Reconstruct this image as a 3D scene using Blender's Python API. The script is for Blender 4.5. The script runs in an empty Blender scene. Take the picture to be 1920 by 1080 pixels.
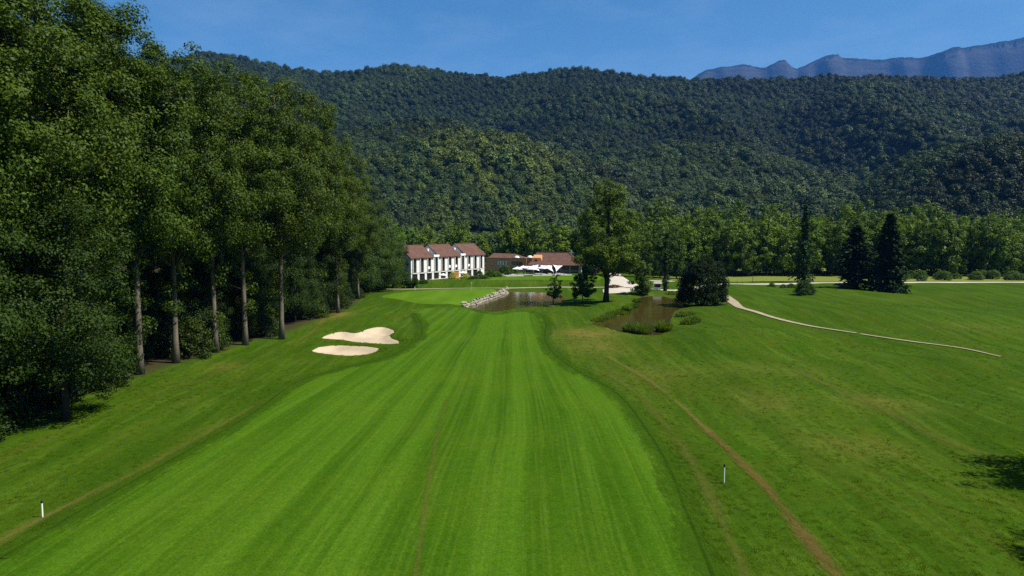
import bpy, math, random
import numpy as np
from mathutils import Vector
from mathutils.geometry import delaunay_2d_cdt

R = math.radians
sc = bpy.context.scene
col = sc.collection

# ------------------------------------------------------------------ camera
F, CX, CY, CAMZ = 1320.0, 960.0, 540.0, 16.0
PITCH = math.atan(110.0 / F)
cam_d = bpy.data.cameras.new('camera')
cam_d.sensor_width = 36.0
cam_d.lens = 36.0 * F / 1920.0
cam_d.clip_start = 0.5
cam_d.clip_end = 30000.0
cam = bpy.data.objects.new('camera', cam_d)
col.objects.link(cam)
cam.location = (0, 0, CAMZ)
cam.rotation_euler = (math.pi / 2 - PITCH, 0, 0)
sc.camera = cam

# ------------------------------------------------------------------ sky, sun, exposure
SUN_EL, SUN_AZ = 56.0, -9.0          # azimuth counted from +X towards +Y
world = bpy.data.worlds.new('World')
sc.world = world
world.use_nodes = True
wn, wl = world.node_tree.nodes, world.node_tree.links
wn.clear()
sky = wn.new('ShaderNodeTexSky')
sky.sky_type = 'NISHITA'
sky.sun_disc = False
sky.sun_elevation = R(SUN_EL)
sky.sun_rotation = R(90.0 - SUN_AZ)
sky.altitude = 300.0
sky.air_density = 1.0
sky.dust_density = 1.0
sky.ozone_density = 4.0
hs = wn.new('ShaderNodeHueSaturation')
hs.inputs['Saturation'].default_value = 1.27
hs.inputs['Hue'].default_value = 0.490
bg = wn.new('ShaderNodeBackground')
bg.inputs['Strength'].default_value = 0.064
wo = wn.new('ShaderNodeOutputWorld')
wl.new(sky.outputs[0], hs.inputs['Color'])
wtc = wn.new('ShaderNodeTexCoord')
wmp = wn.new('ShaderNodeMapping')
wmp.inputs['Scale'].default_value = (3.0, 3.0, 9.0)
wmp.inputs['Rotation'].default_value = (0.2, 0.35, 0.3)
wno = wn.new('ShaderNodeTexNoise')
wno.inputs['Scale'].default_value = 1.6
wno.inputs['Detail'].default_value = 6.0
wno.inputs['Roughness'].default_value = 0.6
wrp = wn.new('ShaderNodeValToRGB')
wrp.color_ramp.elements[0].position = 0.46
wrp.color_ramp.elements[0].color = (0, 0, 0, 1)
wrp.color_ramp.elements[1].position = 0.80
wrp.color_ramp.elements[1].color = (0.16, 0.16, 0.16, 1)
wmx = wn.new('ShaderNodeMix')
wmx.data_type = 'RGBA'
wmx.inputs[7].default_value = (6.5, 7.6, 9.0, 1)
wl.new(wtc.outputs['Generated'], wmp.inputs['Vector'])
wl.new(wmp.outputs[0], wno.inputs['Vector'])
wl.new(wno.outputs['Fac'], wrp.inputs['Fac'])
wl.new(wrp.outputs['Color'], wmx.inputs[0])
wl.new(hs.outputs[0], wmx.inputs[6])
wl.new(wmx.outputs[2], bg.inputs['Color'])
wl.new(bg.outputs[0], wo.inputs['Surface'])

sd_ = bpy.data.lights.new('sun', 'SUN')
sd_.energy = 5.0
sd_.angle = R(0.53)
sd_.color = (1.0, 0.95, 0.86)
sun = bpy.data.objects.new('sun', sd_)
col.objects.link(sun)
tosun = Vector((math.cos(R(SUN_EL)) * math.cos(R(SUN_AZ)), math.cos(R(SUN_EL)) * math.sin(R(SUN_AZ)), math.sin(R(SUN_EL))))
sun.rotation_euler = tosun.to_track_quat('Z', 'Y').to_euler()
sun.location = (60, 0, 120)

vs = sc.view_settings
vs.view_transform = 'Standard'
vs.look = 'None'
vs.exposure = 0.75
vs.gamma = 1.0
vs.use_curve_mapping = False
cy = sc.cycles
cy.max_bounces = 6
cy.diffuse_bounces = 3
cy.glossy_bounces = 2
cy.transmission_bounces = 4
cy.transparent_max_bounces = 12
cy.volume_bounces = 1
cy.use_denoising = False
cy.denoiser = 'OPENIMAGEDENOISE'
cy.caustics_reflective = False
cy.caustics_refractive = False

rng = np.random.default_rng(7)
random.seed(7)

# ------------------------------------------------------------------ pixel -> ground position (photo is 1920 x 1080)
def ray(px, py):
    cp, sp = math.cos(PITCH), math.sin(PITCH)
    a, b = px - CX, CY - py
    return (a, F * cp + b * sp, -F * sp + b * cp)

def G(px, py, z=0.0):
    d = ray(px, py)
    t = (z - CAMZ) / d[2]
    return (d[0] * t, d[1] * t)

def GG(pts, z=0.0):
    return np.array([G(x, y, z) for x, y in pts])

def smooth(x, a, b):
    t = np.clip((np.asarray(x, float) - a) / (b - a), 0, 1)
    return t * t * (3 - 2 * t)

def catmull(P, n=8, closed=False):
    P = np.asarray(P, float)
    out = []
    m = len(P)
    rng_i = range(m) if closed else range(m - 1)
    for i in rng_i:
        if closed:
            p0, p1, p2, p3 = P[(i - 1) % m], P[i], P[(i + 1) % m], P[(i + 2) % m]
        else:
            p0, p1, p2, p3 = P[max(i - 1, 0)], P[i], P[i + 1], P[min(i + 2, m - 1)]
        for k in range(n):
            t = k / n
            out.append(0.5 * ((2 * p1) + (-p0 + p2) * t + (2 * p0 - 5 * p1 + 4 * p2 - p3) * t * t + (-p0 + 3 * p1 - 3 * p2 + p3) * t ** 3))
    if not closed:
        out.append(P[-1])
    return np.array(out)

def resample(P, step, closed=False):
    P = np.asarray(P, float)
    if closed:
        P = np.vstack([P, P[:1]])
    d = np.r_[0, np.cumsum(np.hypot(*np.diff(P, axis=0).T))]
    n = max(3, int(d[-1] / step))
    s = np.linspace(0, d[-1], n, endpoint=not closed)
    return np.c_[np.interp(s, d, P[:, 0]), np.interp(s, d, P[:, 1])]

def sdist(x, y, poly):
    """signed distance to a closed polygon, negative inside"""
    x, y = np.asarray(x, float), np.asarray(y, float)
    sh = x.shape
    x, y = x.ravel(), y.ravel()
    best = np.full(x.shape, 1e18)
    inside = np.zeros(x.shape, bool)
    m = len(poly)
    for i in range(m):
        ax, ay = poly[i]
        bx, by = poly[(i + 1) % m]
        dx, dy = bx - ax, by - ay
        t = np.clip(((x - ax) * dx + (y - ay) * dy) / (dx * dx + dy * dy + 1e-12), 0, 1)
        best = np.minimum(best, (x - ax - t * dx) ** 2 + (y - ay - t * dy) ** 2)
        c = ((ay > y) != (by > y))
        xi = ax + (y - ay) * dx / (dy if abs(dy) > 1e-12 else 1e-12)
        inside ^= c & (x < xi)
    d = np.sqrt(best)
    return np.where(inside, -d, d).reshape(sh)

def vnoise(x, y, seed=0):
    """smooth value noise, numpy"""
    x, y = np.asarray(x, float), np.asarray(y, float)
    xi, yi = np.floor(x).astype(np.int64), np.floor(y).astype(np.int64)
    fx, fy = x - xi, y - yi
    fx, fy = fx * fx * (3 - 2 * fx), fy * fy * (3 - 2 * fy)
    def hsh(a, b):
        h = (a * 374761393 + b * 668265263 + seed * 974711) & 0xFFFFFFFF
        h = ((h ^ (h >> 13)) * 1274126177) & 0xFFFFFFFF
        return ((h ^ (h >> 16)) & 0xFFFF) / 65535.0
    a = hsh(xi, yi) * (1 - fx) + hsh(xi + 1, yi) * fx
    b = hsh(xi, yi + 1) * (1 - fx) + hsh(xi + 1, yi + 1) * fx
    return a * (1 - fy) + b * fy

def fbm(x, y, oct=4, seed=0):
    s, a, t = 0, 0.5, 0
    for o in range(oct):
        s = s + a * vnoise(x * 2 ** o, y * 2 ** o, seed + o * 17)
        t += a
        a *= 0.5
    return s / t

# ------------------------------------------------------------------ outlines on the ground
WZ = -0.3
POND_A = catmull(GG([(866, 574), (885, 569), (905, 562), (925, 555), (941, 549), (950, 547.5), (985, 548), (1033, 550), (1056, 557), (1052, 565), (1040, 570), (1000, 574.5), (960, 579), (928, 584), (908, 581)], WZ), 6, True)
POND_B = catmull(GG([(1112, 607), (1138, 599), (1162, 592), (1180, 585), (1192, 573), (1196, 561), (1215, 556), (1248, 557), (1273, 566), (1278, 576), (1262, 585), (1257, 596), (1250, 612), (1240, 626), (1226, 629), (1195, 627), (1168, 622), (1138, 614)], WZ), 6, True)
GREEN = catmull(GG([(714, 556), (745, 549), (793, 544.5), (860, 541.5), (915, 541), (932, 544.5), (915, 552), (895, 560), (858, 567), (817, 570), (779, 568), (747, 561)], 0.4), 5, True)
BUNK_A = catmull(GG([(604, 631), (636, 621.5), (660, 623.5), (672, 623), (688, 618), (712, 614.5), (732, 617), (739, 621), (731, 627), (735, 633), (747, 638), (744, 644), (712, 646), (685, 642.5), (647, 635.5), (620, 634)], 0.25), 5, True)
BUNK_B = catmull(GG([(585, 656), (598, 650), (633, 646.5), (671, 649.5), (700, 653), (711, 656.5), (697, 664), (662, 667), (618, 663.5), (594, 660)], 0.15), 5, True)
FW_L = GG([(-900, 1560), (-420, 1290), (0, 1049), (183, 941), (333, 858), (478, 774), (560, 716), (656, 688), (735, 670), (774, 645), (791, 626), (788, 606), (776, 588)])
FW_TOP = GG([(770, 581), (800, 578), (840, 577), (866, 578), (900, 586), (930, 590), (965, 585)])
FW_R = GG([(998, 584), (1015, 592), (1024, 607), (1022, 637), (1041, 666), (1080, 695), (1128, 721), (1168, 750), (1213, 807), (1254, 876), (1283, 950), (1323, 1047), (1400, 1250), (1500, 1560)])
fwl, fwr = catmull(FW_L, 6), catmull(FW_R, 6)
FAIRWAY = np.vstack([fwl, catmull(FW_TOP, 5), fwr])
PRACTICE = catmull(GG([(880, 524), (915, 520), (960, 517), (1040, 516), (1100, 515), (1128, 519), (1120, 525), (1060, 525), (960, 525), (905, 527)], 1.1), 5, True)

MOUNDS = [  # px, py, radius x, radius y, height
    (672, 606, 10, 9, 0.75), (740, 660, 5, 8, 0.25), (650, 590, 9, 10, 0.4),
    (1420, 640, 14, 8, 1.1), (1560, 590, 22, 10, 1.3), (1800, 600, 16, 10, 1.3), (1750, 690, 12, 6, 1.0),
    (1300, 660, 10, 8, 0.35), (1500, 760, 9, 6, 0.35), (1830, 560, 14, 8, 0.9), (1250, 720, 6, 9, 0.3), (1640, 640, 14, 6, -0.8),
    (300, 760, 8, 8, 0.3), (850, 535, 30, 5, 0.5)]
MOUNDS = [(*G(a, b), rx, ry, h) for a, b, rx, ry, h in MOUNDS]

CART = catmull(GG([(1357, 555), (1378, 568), (1433, 592), (1500, 606), (1585, 618.5), (1717, 637), (1800, 650), (1877, 669)], 0.1), 6)
def cart_d(x, y):
    best = np.full(np.broadcast(x, y).shape, 1e9)
    for (ax, ay), (bx, by) in zip(CART[:-1], CART[1:]):
        dx, dy = bx - ax, by - ay
        t = np.clip(((x - ax) * dx + (y - ay) * dy) / (dx * dx + dy * dy), 0, 1)
        best = np.minimum(best, np.hypot(x - ax - t * dx, y - ay - t * dy))
    return best

def H(x, y):
    x, y = np.asarray(x, float), np.asarray(y, float)
    h = np.zeros(np.broadcast(x, y).shape)
    h = h + 1.1 * smooth(y, 186, 208) * (1 - smooth(x, 28, 52))
    for mx, my, rx, ry, a in MOUNDS:
        h = h + a * np.exp(-((x - mx) / rx) ** 2 - ((y - my) / ry) ** 2)
    right = smooth(x, 8, 30) * (1 - smooth(y, 190, 215))
    h = h + right * (0.65 * np.sin(x * 0.17 + y * 0.05) * np.sin(y * 0.11 - x * 0.04 + 1.0) + 0.5 * (fbm(x / 22, y / 16, 2, 5) - 0.5))
    h = h * (0.25 + 0.75 * smooth(cart_d(x, y), 2.0, 11.0)) + 0.35 * smooth(-x, 26, 44)
    h = h + 0.1 * (fbm(x / 7, y / 7, 2, 9) - 0.5) * smooth(y, 15, 25)
    h = h + 0.5 * (1 - smooth(sdist(x, y, GREEN), -3, 7)) * (1 - smooth(y, 186, 208))
    for bk, dep in ((BUNK_A, 0.6), (BUNK_B, 0.5)):
        s = sdist(x, y, bk)
        h = h + 0.22 * np.exp(-((s - 1.0) / 1.1) ** 2) - dep * (1 - smooth(s, -1.5, 0.2))
    for pd, edge in ((POND_A, 3.2), (POND_B, 2.4)):
        s = sdist(x, y, pd)
        w = 1 - smooth(s, 0.0, edge)
        h = h * (1 - w) + WZ * w
        h = h - 0.9 * (1 - smooth(s, -1.6, 0.0))
    return h

def Hs(x, y):
    return float(H(np.array([x]), np.array([y]))[0])

# ------------------------------------------------------------------ mesh helpers
def mesh_np(name, V, quads=None, tris=None, mat=None, smooth_shade=False, attrs=None, uv=None):
    me = bpy.data.meshes.new(name)
    V = np.asarray(V, np.float32)
    Q = np.zeros((0, 4), np.int32) if quads is None else np.asarray(quads, np.int32)
    T = np.zeros((0, 3), np.int32) if tris is None else np.asarray(tris, np.int32)
    me.vertices.add(len(V))
    me.vertices.foreach_set('co', V.ravel())
    loops = np.r_[Q.ravel(), T.ravel()].astype(np.int32)
    me.loops.add(len(loops))
    me.loops.foreach_set('vertex_index', loops)
    starts = np.r_[np.arange(len(Q)) * 4, len(Q) * 4 + np.arange(len(T)) * 3].astype(np.int32)
    me.polygons.add(len(starts))
    me.polygons.foreach_set('loop_start', starts)
    if smooth_shade:
        me.polygons.foreach_set('use_smooth', np.ones(len(starts), bool))
    for k, v in (attrs or {}).items():
        a = me.attributes.new(k, 'FLOAT', 'POINT')
        a.data.foreach_set('value', np.asarray(v, np.float32))
    if uv is not None:
        l = me.uv_layers.new(name='UVMap')
        l.data.foreach_set('uv', np.asarray(uv, np.float32)[loops].ravel())
    me.update(calc_edges=True)
    me.validate()
    if mat:
        me.materials.append(mat)
    return me

def link(name, me, parent=None, loc=None, **props):
    o = bpy.data.objects.new(name, me)
    col.objects.link(o)
    if parent is not None:
        o.parent = parent
    if loc is not None:
        o.location = loc
    for k, v in props.items():
        o[k] = v
    return o

def thing(name, label, cat, loc=(0, 0, 0), rz=0.0, group=None):
    o = bpy.data.objects.new(name, None)
    o.empty_display_size = 0.5
    col.objects.link(o)
    o.location = loc
    o.rotation_euler = (0, 0, rz)
    o['label'] = label
    o['category'] = cat
    if group:
        o['group'] = group
    return o

class MB:
    def __init__(s):
        s.v, s.f = [], []
    def box(s, x0, x1, y0, y1, z0, z1):
        b = len(s.v)
        s.v += [(x0, y0, z0), (x1, y0, z0), (x1, y1, z0), (x0, y1, z0), (x0, y0, z1), (x1, y0, z1), (x1, y1, z1), (x0, y1, z1)]
        s.f += [[b + i for i in q] for q in ((0, 3, 2, 1), (4, 5, 6, 7), (0, 1, 5, 4), (1, 2, 6, 5), (2, 3, 7, 6), (3, 0, 4, 7))]
        return s
    def poly(s, pts, faces):
        b = len(s.v)
        s.v += [tuple(p) for p in pts]
        s.f += [[b + i for i in q] for q in faces]
        return s
    def tube(s, pts, rad, n=8, cap=True):
        pts = [Vector(p) for p in pts]
        base = len(s.v)
        m = len(pts)
        for i, p in enumerate(pts):
            d = (pts[min(i + 1, m - 1)] - pts[max(i - 1, 0)])
            d = d.normalized() if d.length > 1e-9 else Vector((0, 0, 1))
            a = Vector((1, 0, 0)) if abs(d.x) < 0.9 else Vector((0, 1, 0))
            u = d.cross(a).normalized()
            w = d.cross(u)
            for k in range(n):
                t = 2 * math.pi * k / n
                s.v.append(tuple(p + (u * math.cos(t) + w * math.sin(t)) * rad[i]))
        for i in range(m - 1):
            for k in range(n):
                a0, a1 = base + i * n + k, base + i * n + (k + 1) % n
                s.f.append([a0, a1, a1 + n, a0 + n])
        if cap:
            s.f.append([base + k for k in range(n)][::-1])
            s.f.append([base + (m - 1) * n + k for k in range(n)])
        return s
    def build(s, name, mat, parent=None, bevel=0, smooth_shade=False, **props):
        me = bpy.data.meshes.new(name)
        me.from_pydata(s.v, [], s.f)
        me.update()
        me.materials.append(mat)
        if smooth_shade:
            me.polygons.foreach_set('use_smooth', [True] * len(me.polygons))
        return link(name, me, parent, **props)

# ------------------------------------------------------------------ material helpers
def new_mat(name):
    m = bpy.data.materials.new(name)
    m.use_nodes = True
    nt = m.node_tree
    nt.nodes.clear()
    out = nt.nodes.new('ShaderNodeOutputMaterial')
    return m, nt, nt.nodes, nt.links, out

def N(nt, t, **kw):
    n = nt.nodes.new(t)
    for k, v in kw.items():
        if k in n.inputs:
            n.inputs[k].default_value = v
        else:
            setattr(n, k, v)
    return n

def noise(nt, vec, scale, detail=3.0, rough=0.55, stretch=None):
    if stretch is not None:
        mp = N(nt, 'ShaderNodeMapping')
        mp.inputs['Scale'].default_value = stretch
        nt.links.new(vec, mp.inputs['Vector'])
        vec = mp.outputs[0]
    n = N(nt, 'ShaderNodeTexNoise')
    n.inputs['Scale'].default_value = scale
    n.inputs['Detail'].default_value = detail
    n.inputs['Roughness'].default_value = rough
    nt.links.new(vec, n.inputs['Vector'])
    return n.outputs['Fac']

def ramp(nt, fac, stops, interp='LINEAR'):
    r = N(nt, 'ShaderNodeValToRGB')
    r.color_ramp.interpolation = interp
    el = r.color_ramp.elements
    while len(el) < len(stops):
        el.new(0.5)
    for e, (p, c) in zip(el, stops):
        e.position = p
        e.color = (*c, 1) if len(c) == 3 else c
    nt.links.new(fac, r.inputs['Fac'])
    return r.outputs['Color']

def g3(v):
    return (v, v, v)

def mixc(nt, fac, a, b, mode='MIX'):
    m = N(nt, 'ShaderNodeMix', data_type='RGBA', blend_type=mode)
    for sock, val in ((m.inputs[0], fac), (m.inputs[6], a), (m.inputs[7], b)):
        if isinstance(val, (int, float)):
            sock.default_value = val
        elif isinstance(val, tuple):
            sock.default_value = (*val, 1) if len(val) == 3 else val
        else:
            nt.links.new(val, sock)
    return m.outputs[2]

def mth(nt, op, a, b=None, clamp=False):
    m = N(nt, 'ShaderNodeMath', operation=op, use_clamp=clamp)
    for i, v in enumerate((a, b)):
        if v is None:
            continue
        if isinstance(v, (int, float)):
            m.inputs[i].default_value = v
        else:
            nt.links.new(v, m.inputs[i])
    return m.outputs[0]

def bump(nt, h, strength, dist):
    b = N(nt, 'ShaderNodeBump')
    b.inputs['Strength'].default_value = strength
    b.inputs['Distance'].default_value = dist
    nt.links.new(h, b.inputs['Height'])
    return b.outputs[0]

def principled(nt, color, rough=0.8, spec=0.2, normal=None):
    p = N(nt, 'ShaderNodeBsdfPrincipled')
    if isinstance(color, tuple):
        p.inputs['Base Color'].default_value = (*color, 1)
    else:
        nt.links.new(color, p.inputs['Base Color'])
    p.inputs['Roughness'].default_value = rough
    p.inputs['Specular IOR Level'].default_value = spec
    if normal is not None:
        nt.links.new(normal, p.inputs['Normal'])
    return p

def attr(nt, name, typ='GEOMETRY'):
    a = N(nt, 'ShaderNodeAttribute')
    a.attribute_name = name
    a.attribute_type = typ
    return a.outputs['Fac']

def pos(nt):
    return N(nt, 'ShaderNodeNewGeometry').outputs['Position']

def surf_mat(name, c1, c2, scale=2.0, rough=0.8, spec=0.2, bmp=0.0, fine=None, stretch=None):
    m, nt, nd, lk, out = new_mat(name)
    tc = N(nt, 'ShaderNodeTexCoord').outputs['Object']
    n1 = noise(nt, tc, scale, 5, 0.6, stretch)
    c = mixc(nt, ramp(nt, n1, [(0.3, g3(0)), (0.7, g3(1))]), c1, c2)
    nrm = None
    if fine:
        n2 = noise(nt, tc, fine, 3, 0.6)
        c = mixc(nt, 0.25, c, ramp(nt, n2, [(0.3, g3(0.25)), (0.7, g3(1))]), 'MULTIPLY')
    if bmp:
        nrm = bump(nt, noise(nt, tc, fine or scale * 4, 4), bmp, 0.03)
    p = principled(nt, c, rough, spec, nrm)
    lk.new(p.outputs[0], out.inputs[0])
    return m

# --- grass family
def grass_common(nt, base):
    P = pos(nt)
    fine = noise(nt, P, 9.0, 4, 0.75)
    mid = noise(nt, P, 1.7, 4, 0.65)
    c = mixc(nt, 0.55, base, ramp(nt, fine, [(0.28, g3(0.2)), (0.72, g3(1.75))]), 'MULTIPLY')
    c = mixc(nt, 0.4, c, ramp(nt, mid, [(0.3, g3(0.7)), (0.7, g3(1.25))]), 'MULTIPLY')
    nrm = bump(nt, noise(nt, P, 14.0, 4, 0.7), 0.5, 0.05)
    return c, nrm

def mat_rough():
    m, nt, nd, lk, out = new_mat('rough_grass')
    P = pos(nt)
    # mowing direction drifts, so streaks run mostly down the hole
    st = noise(nt, P, 1.0, 5, 0.65, (0.45, 0.06, 0.2))
    big = noise(nt, P, 0.07, 5, 0.6)
    patch = noise(nt, P, 0.23, 5, 0.65)
    green = mixc(nt, ramp(nt, big, [(0.35, g3(0)), (0.65, g3(1))]), (0.030, 0.062, 0.002), (0.022, 0.064, 0.002))
    olive = mixc(nt, ramp(nt, patch, [(0.42, g3(0)), (0.72, g3(0.85))]), green, (0.046, 0.066, 0.004))
    b1 = noise(nt, P, 1.0, 4, 0.6, (0.26, 0.026, 0.2))
    b2 = noise(nt, P, 1.0, 6, 0.7, (0.75, 0.055, 0.2))
    b3 = noise(nt, P, 1.0, 5, 0.7, (0.42, 0.034, 0.5))
    c = mixc(nt, ramp(nt, st, [(0.36, g3(0.0)), (0.66, g3(0.8))]), olive, (0.040, 0.080, 0.004))
    c = mixc(nt, ramp(nt, b1, [(0.44, g3(0)), (0.62, g3(0.8))]), c, (0.023, 0.056, 0.002))
    c = mixc(nt, ramp(nt, b2, [(0.50, g3(0)), (0.70, g3(0.8))]), c, (0.060, 0.106, 0.008))
    c = mixc(nt, ramp(nt, b3, [(0.52, g3(0)), (0.72, g3(0.5))]), c, (0.066, 0.070, 0.008))
    dryn = mth(nt, 'MULTIPLY', attr(nt, 'dry'), ramp(nt, noise(nt, P, 0.6, 5, 0.7), [(0.3, g3(0.35)), (0.62, g3(1.25))]))
    c = mixc(nt, mth(nt, 'MINIMUM', dryn, 0.9), c, (0.115, 0.105, 0.02))
    c = mixc(nt, attr(nt, 'field'), c, mixc(nt, noise(nt, P, 0.8, 4), (0.10, 0.14, 0.02), (0.16, 0.17, 0.04)))
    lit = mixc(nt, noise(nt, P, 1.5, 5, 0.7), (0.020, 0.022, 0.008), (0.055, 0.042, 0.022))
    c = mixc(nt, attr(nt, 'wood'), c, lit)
    c, nrm = grass_common(nt, c)
    p = principled(nt, c, 1.0, 0.02, nrm)
    lk.new(p.outputs[0], out.inputs[0])
    return m

def mat_fairway():
    m, nt, nd, lk, out = new_mat('fairway_grass')
    uvn = N(nt, 'ShaderNodeUVMap').outputs[0]
    wob = noise(nt, pos(nt), 0.04, 2)
    sep = N(nt, 'ShaderNodeSeparateXYZ')
    lk.new(uvn, sep.inputs[0])
    u = mth(nt, 'ADD', sep.outputs[0], mth(nt, 'MULTIPLY', mth(nt, 'SUBTRACT', wob, 0.5), 0.03))
    cmb = N(nt, 'ShaderNodeCombineXYZ')
    lk.new(u, cmb.inputs[0])
    lk.new(sep.outputs[1], cmb.inputs[1])
    s1 = noise(nt, cmb.outputs[0], 1.0, 1, 0.4, (17, 0.012, 1))
    s2 = noise(nt, cmb.outputs[0], 1.0, 3, 0.6, (95, 0.035, 1))
    s3 = noise(nt, cmb.outputs[0], 1.0, 2, 0.6, (330, 0.12, 1))
    c = mixc(nt, ramp(nt, s1, [(0.40, g3(0)), (0.60, g3(1))]), (0.028, 0.074, 0.002), (0.044, 0.106, 0.004))
    c = mixc(nt, ramp(nt, s2, [(0.45, g3(0)), (0.75, g3(0.55))]), c, (0.080, 0.140, 0.010))
    c = mixc(nt, ramp(nt, s3, [(0.5, g3(0)), (0.8, g3(0.4))]), c, (0.030, 0.072, 0.006))
    big = noise(nt, pos(nt), 0.09, 4, 0.6)
    c = mixc(nt, ramp(nt, big, [(0.45, g3(0)), (0.8, g3(0.5))]), c, (0.070, 0.115, 0.006))
    c, nrm = grass_common(nt, c)
    p = principled(nt, c, 1.0, 0.02, nrm)
    lk.new(p.outputs[0], out.inputs[0])
    return m

def mat_green(name, a, b):
    m, nt, nd, lk, out = new_mat(name)
    P = pos(nt)
    s1 = noise(nt, P, 1.0, 3, 0.5, (0.25, 0.05, 0.2))
    c = mixc(nt, ramp(nt, s1, [(0.35, g3(0)), (0.65, g3(1))]), a, b)
    c = mixc(nt, 0.25, c, ramp(nt, noise(nt, P, 6, 3), [(0.3, g3(0.6)), (0.7, g3(1.2))]), 'MULTIPLY')
    p = principled(nt, c, 1.0, 0.02, bump(nt, noise(nt, P, 10, 3), 0.2, 0.03))
    lk.new(p.outputs[0], out.inputs[0])
    return m

def mat_track(name, c1, c2, dens):
    m, nt, nd, lk, out = new_mat(name)
    uvn = N(nt, 'ShaderNodeUVMap').outputs[0]
    sep = N(nt, 'ShaderNodeSeparateXYZ')
    lk.new(uvn, sep.inputs[0])
    P = pos(nt)
    fall = mth(nt, 'SUBTRACT', 1.0, mth(nt, 'ABSOLUTE', mth(nt, 'SUBTRACT', mth(nt, 'MULTIPLY', sep.outputs[0], 2.0), 1.0)))
    n1 = noise(nt, P, 1.0, 8, 0.8, (4.5, 1.2, 1))
    n2 = noise(nt, P, 1.0, 4, 0.65, (0.6, 0.16, 1))
    a = mth(nt, 'ADD', mth(nt, 'MULTIPLY', fall, 1.0), mth(nt, 'MULTIPLY', mth(nt, 'SUBTRACT', n1, 0.5), 2.6))
    a = mth(nt, 'ADD', a, mth(nt, 'MULTIPLY', mth(nt, 'SUBTRACT', n2, 0.5), 2.2))
    a = mth(nt, 'MULTIPLY', a, mth(nt, 'MINIMUM', mth(nt, 'MULTIPLY', fall, 3.0), 1.0))
    a = ramp(nt, a, [(0.25, g3(0)), (0.95, g3(dens))])
    core = mth(nt, 'ADD', mth(nt, 'MULTIPLY', fall, 0.9), mth(nt, 'SUBTRACT', noise(nt, P, 1.0, 6, 0.75, (3.0, 0.8, 1)), 0.65), clamp=True)
    c = mixc(nt, core, c2, c1)
    c, nrm = grass_common(nt, c)
    p = principled(nt, c, 0.9, 0.02, nrm)
    tr = N(nt, 'ShaderNodeBsdfTransparent')
    mx = N(nt, 'ShaderNodeMixShader')
    lk.new(a, mx.inputs[0])
    lk.new(tr.outputs[0], mx.inputs[1])
    lk.new(p.outputs[0], mx.inputs[2])
    lk.new(mx.outputs[0], out.inputs[0])
    return m

# --- leaves
def mat_leaf(name, dark, light, trans=0.25, instancer=False, rough=0.55, spec=0.12):
    m, nt, nd, lk, out = new_mat(name)
    t = attr(nt, 'tint')
    P = pos(nt)
    big = noise(nt, P, 0.35 if not instancer else 0.08, 3, 0.6)
    f = mth(nt, 'ADD', mth(nt, 'MULTIPLY', t, 0.6), mth(nt, 'MULTIPLY', mth(nt, 'SUBTRACT', big, 0.3), 0.9), clamp=True)
    c = mixc(nt, f, dark, light)
    if instancer:
        ti = N(nt, 'ShaderNodeAttribute')
        ti.attribute_name = 'itint'
        ti.attribute_type = 'INSTANCER'
        c = mixc(nt, 1.0, c, ti.outputs['Color'], 'MULTIPLY')
    else:
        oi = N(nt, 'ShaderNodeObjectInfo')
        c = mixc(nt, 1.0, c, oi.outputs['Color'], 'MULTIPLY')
    p = principled(nt, c, rough, spec)
    tl = N(nt, 'ShaderNodeBsdfTranslucent')
    tc = mixc(nt, 1.0, c, (1.25, 1.15, 0.5), 'MULTIPLY')
    lk.new(tc, tl.inputs['Color'])
    mx = N(nt, 'ShaderNodeMixShader')
    mx.inputs[0].default_value = trans
    lk.new(p.outputs[0], mx.inputs[1])
    lk.new(tl.outputs[0], mx.inputs[2])
    lk.new(mx.outputs[0], out.inputs[0])
    return m

M = {}
M['rough'] = mat_rough()
M['fairway'] = mat_fairway()
M['green'] = mat_green('putting_green_grass', (0.056, 0.120, 0.005), (0.074, 0.145, 0.008))
M['practice'] = mat_green('terrace_lawn_grass', (0.050, 0.108, 0.004), (0.066, 0.130, 0.007))
M['sand'] = surf_mat('bunker_sand', (0.42, 0.335, 0.23), (0.50, 0.41, 0.29), 0.5, 0.95, 0.05, 0.35, 6.0)
M['path'] = surf_mat('gravel_path', (0.26, 0.21, 0.14), (0.36, 0.30, 0.21), 0.8, 0.95, 0.05, 0.4, 8.0)
M['road'] = surf_mat('pale_concrete', (0.42, 0.37, 0.30), (0.50, 0.45, 0.37), 0.3, 0.9, 0.1, 0.1, 3.0)
M['track_tan'] = mat_track('worn_dry_grass', (0.17, 0.145, 0.035), (0.08, 0.10, 0.012), 0.45)
M['track_faint'] = mat_track('faint_wheel_scar', (0.11, 0.115, 0.02), (0.075, 0.1, 0.012), 0.4)
M['first_cut'] = mat_track('first_cut_grass', (0.034, 0.080, 0.003), (0.030, 0.070, 0.003), 0.7)
M['track_red'] = mat_track('bare_red_earth', (0.135, 0.070, 0.024), (0.09, 0.095, 0.016), 0.62)
M['track_dark'] = mat_track('long_grass_edge', (0.014, 0.040, 0.003), (0.022, 0.052, 0.004), 0.4)
M['bark_pale'] = surf_mat('pale_bark', (0.20, 0.165, 0.12), (0.07, 0.058, 0.045), 1.6, 0.9, 0.1, 0.7, 5.0, (1, 1, 0.25))
M['bark_dark'] = surf_mat('dark_bark', (0.05, 0.04, 0.03), (0.022, 0.018, 0.014), 1.6, 0.9, 0.1, 0.7, 5.0, (1, 1, 0.25))
M['leaf_poplar'] = mat_leaf('poplar_leaves', (0.019, 0.045, 0.003), (0.090, 0.135, 0.012))
M['leaf_dark'] = mat_leaf('dark_leaves', (0.022, 0.052, 0.006), (0.070, 0.118, 0.015))
M['leaf_mid'] = mat_leaf('orchard_leaves', (0.040, 0.086, 0.004), (0.115, 0.175, 0.012))
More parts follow.
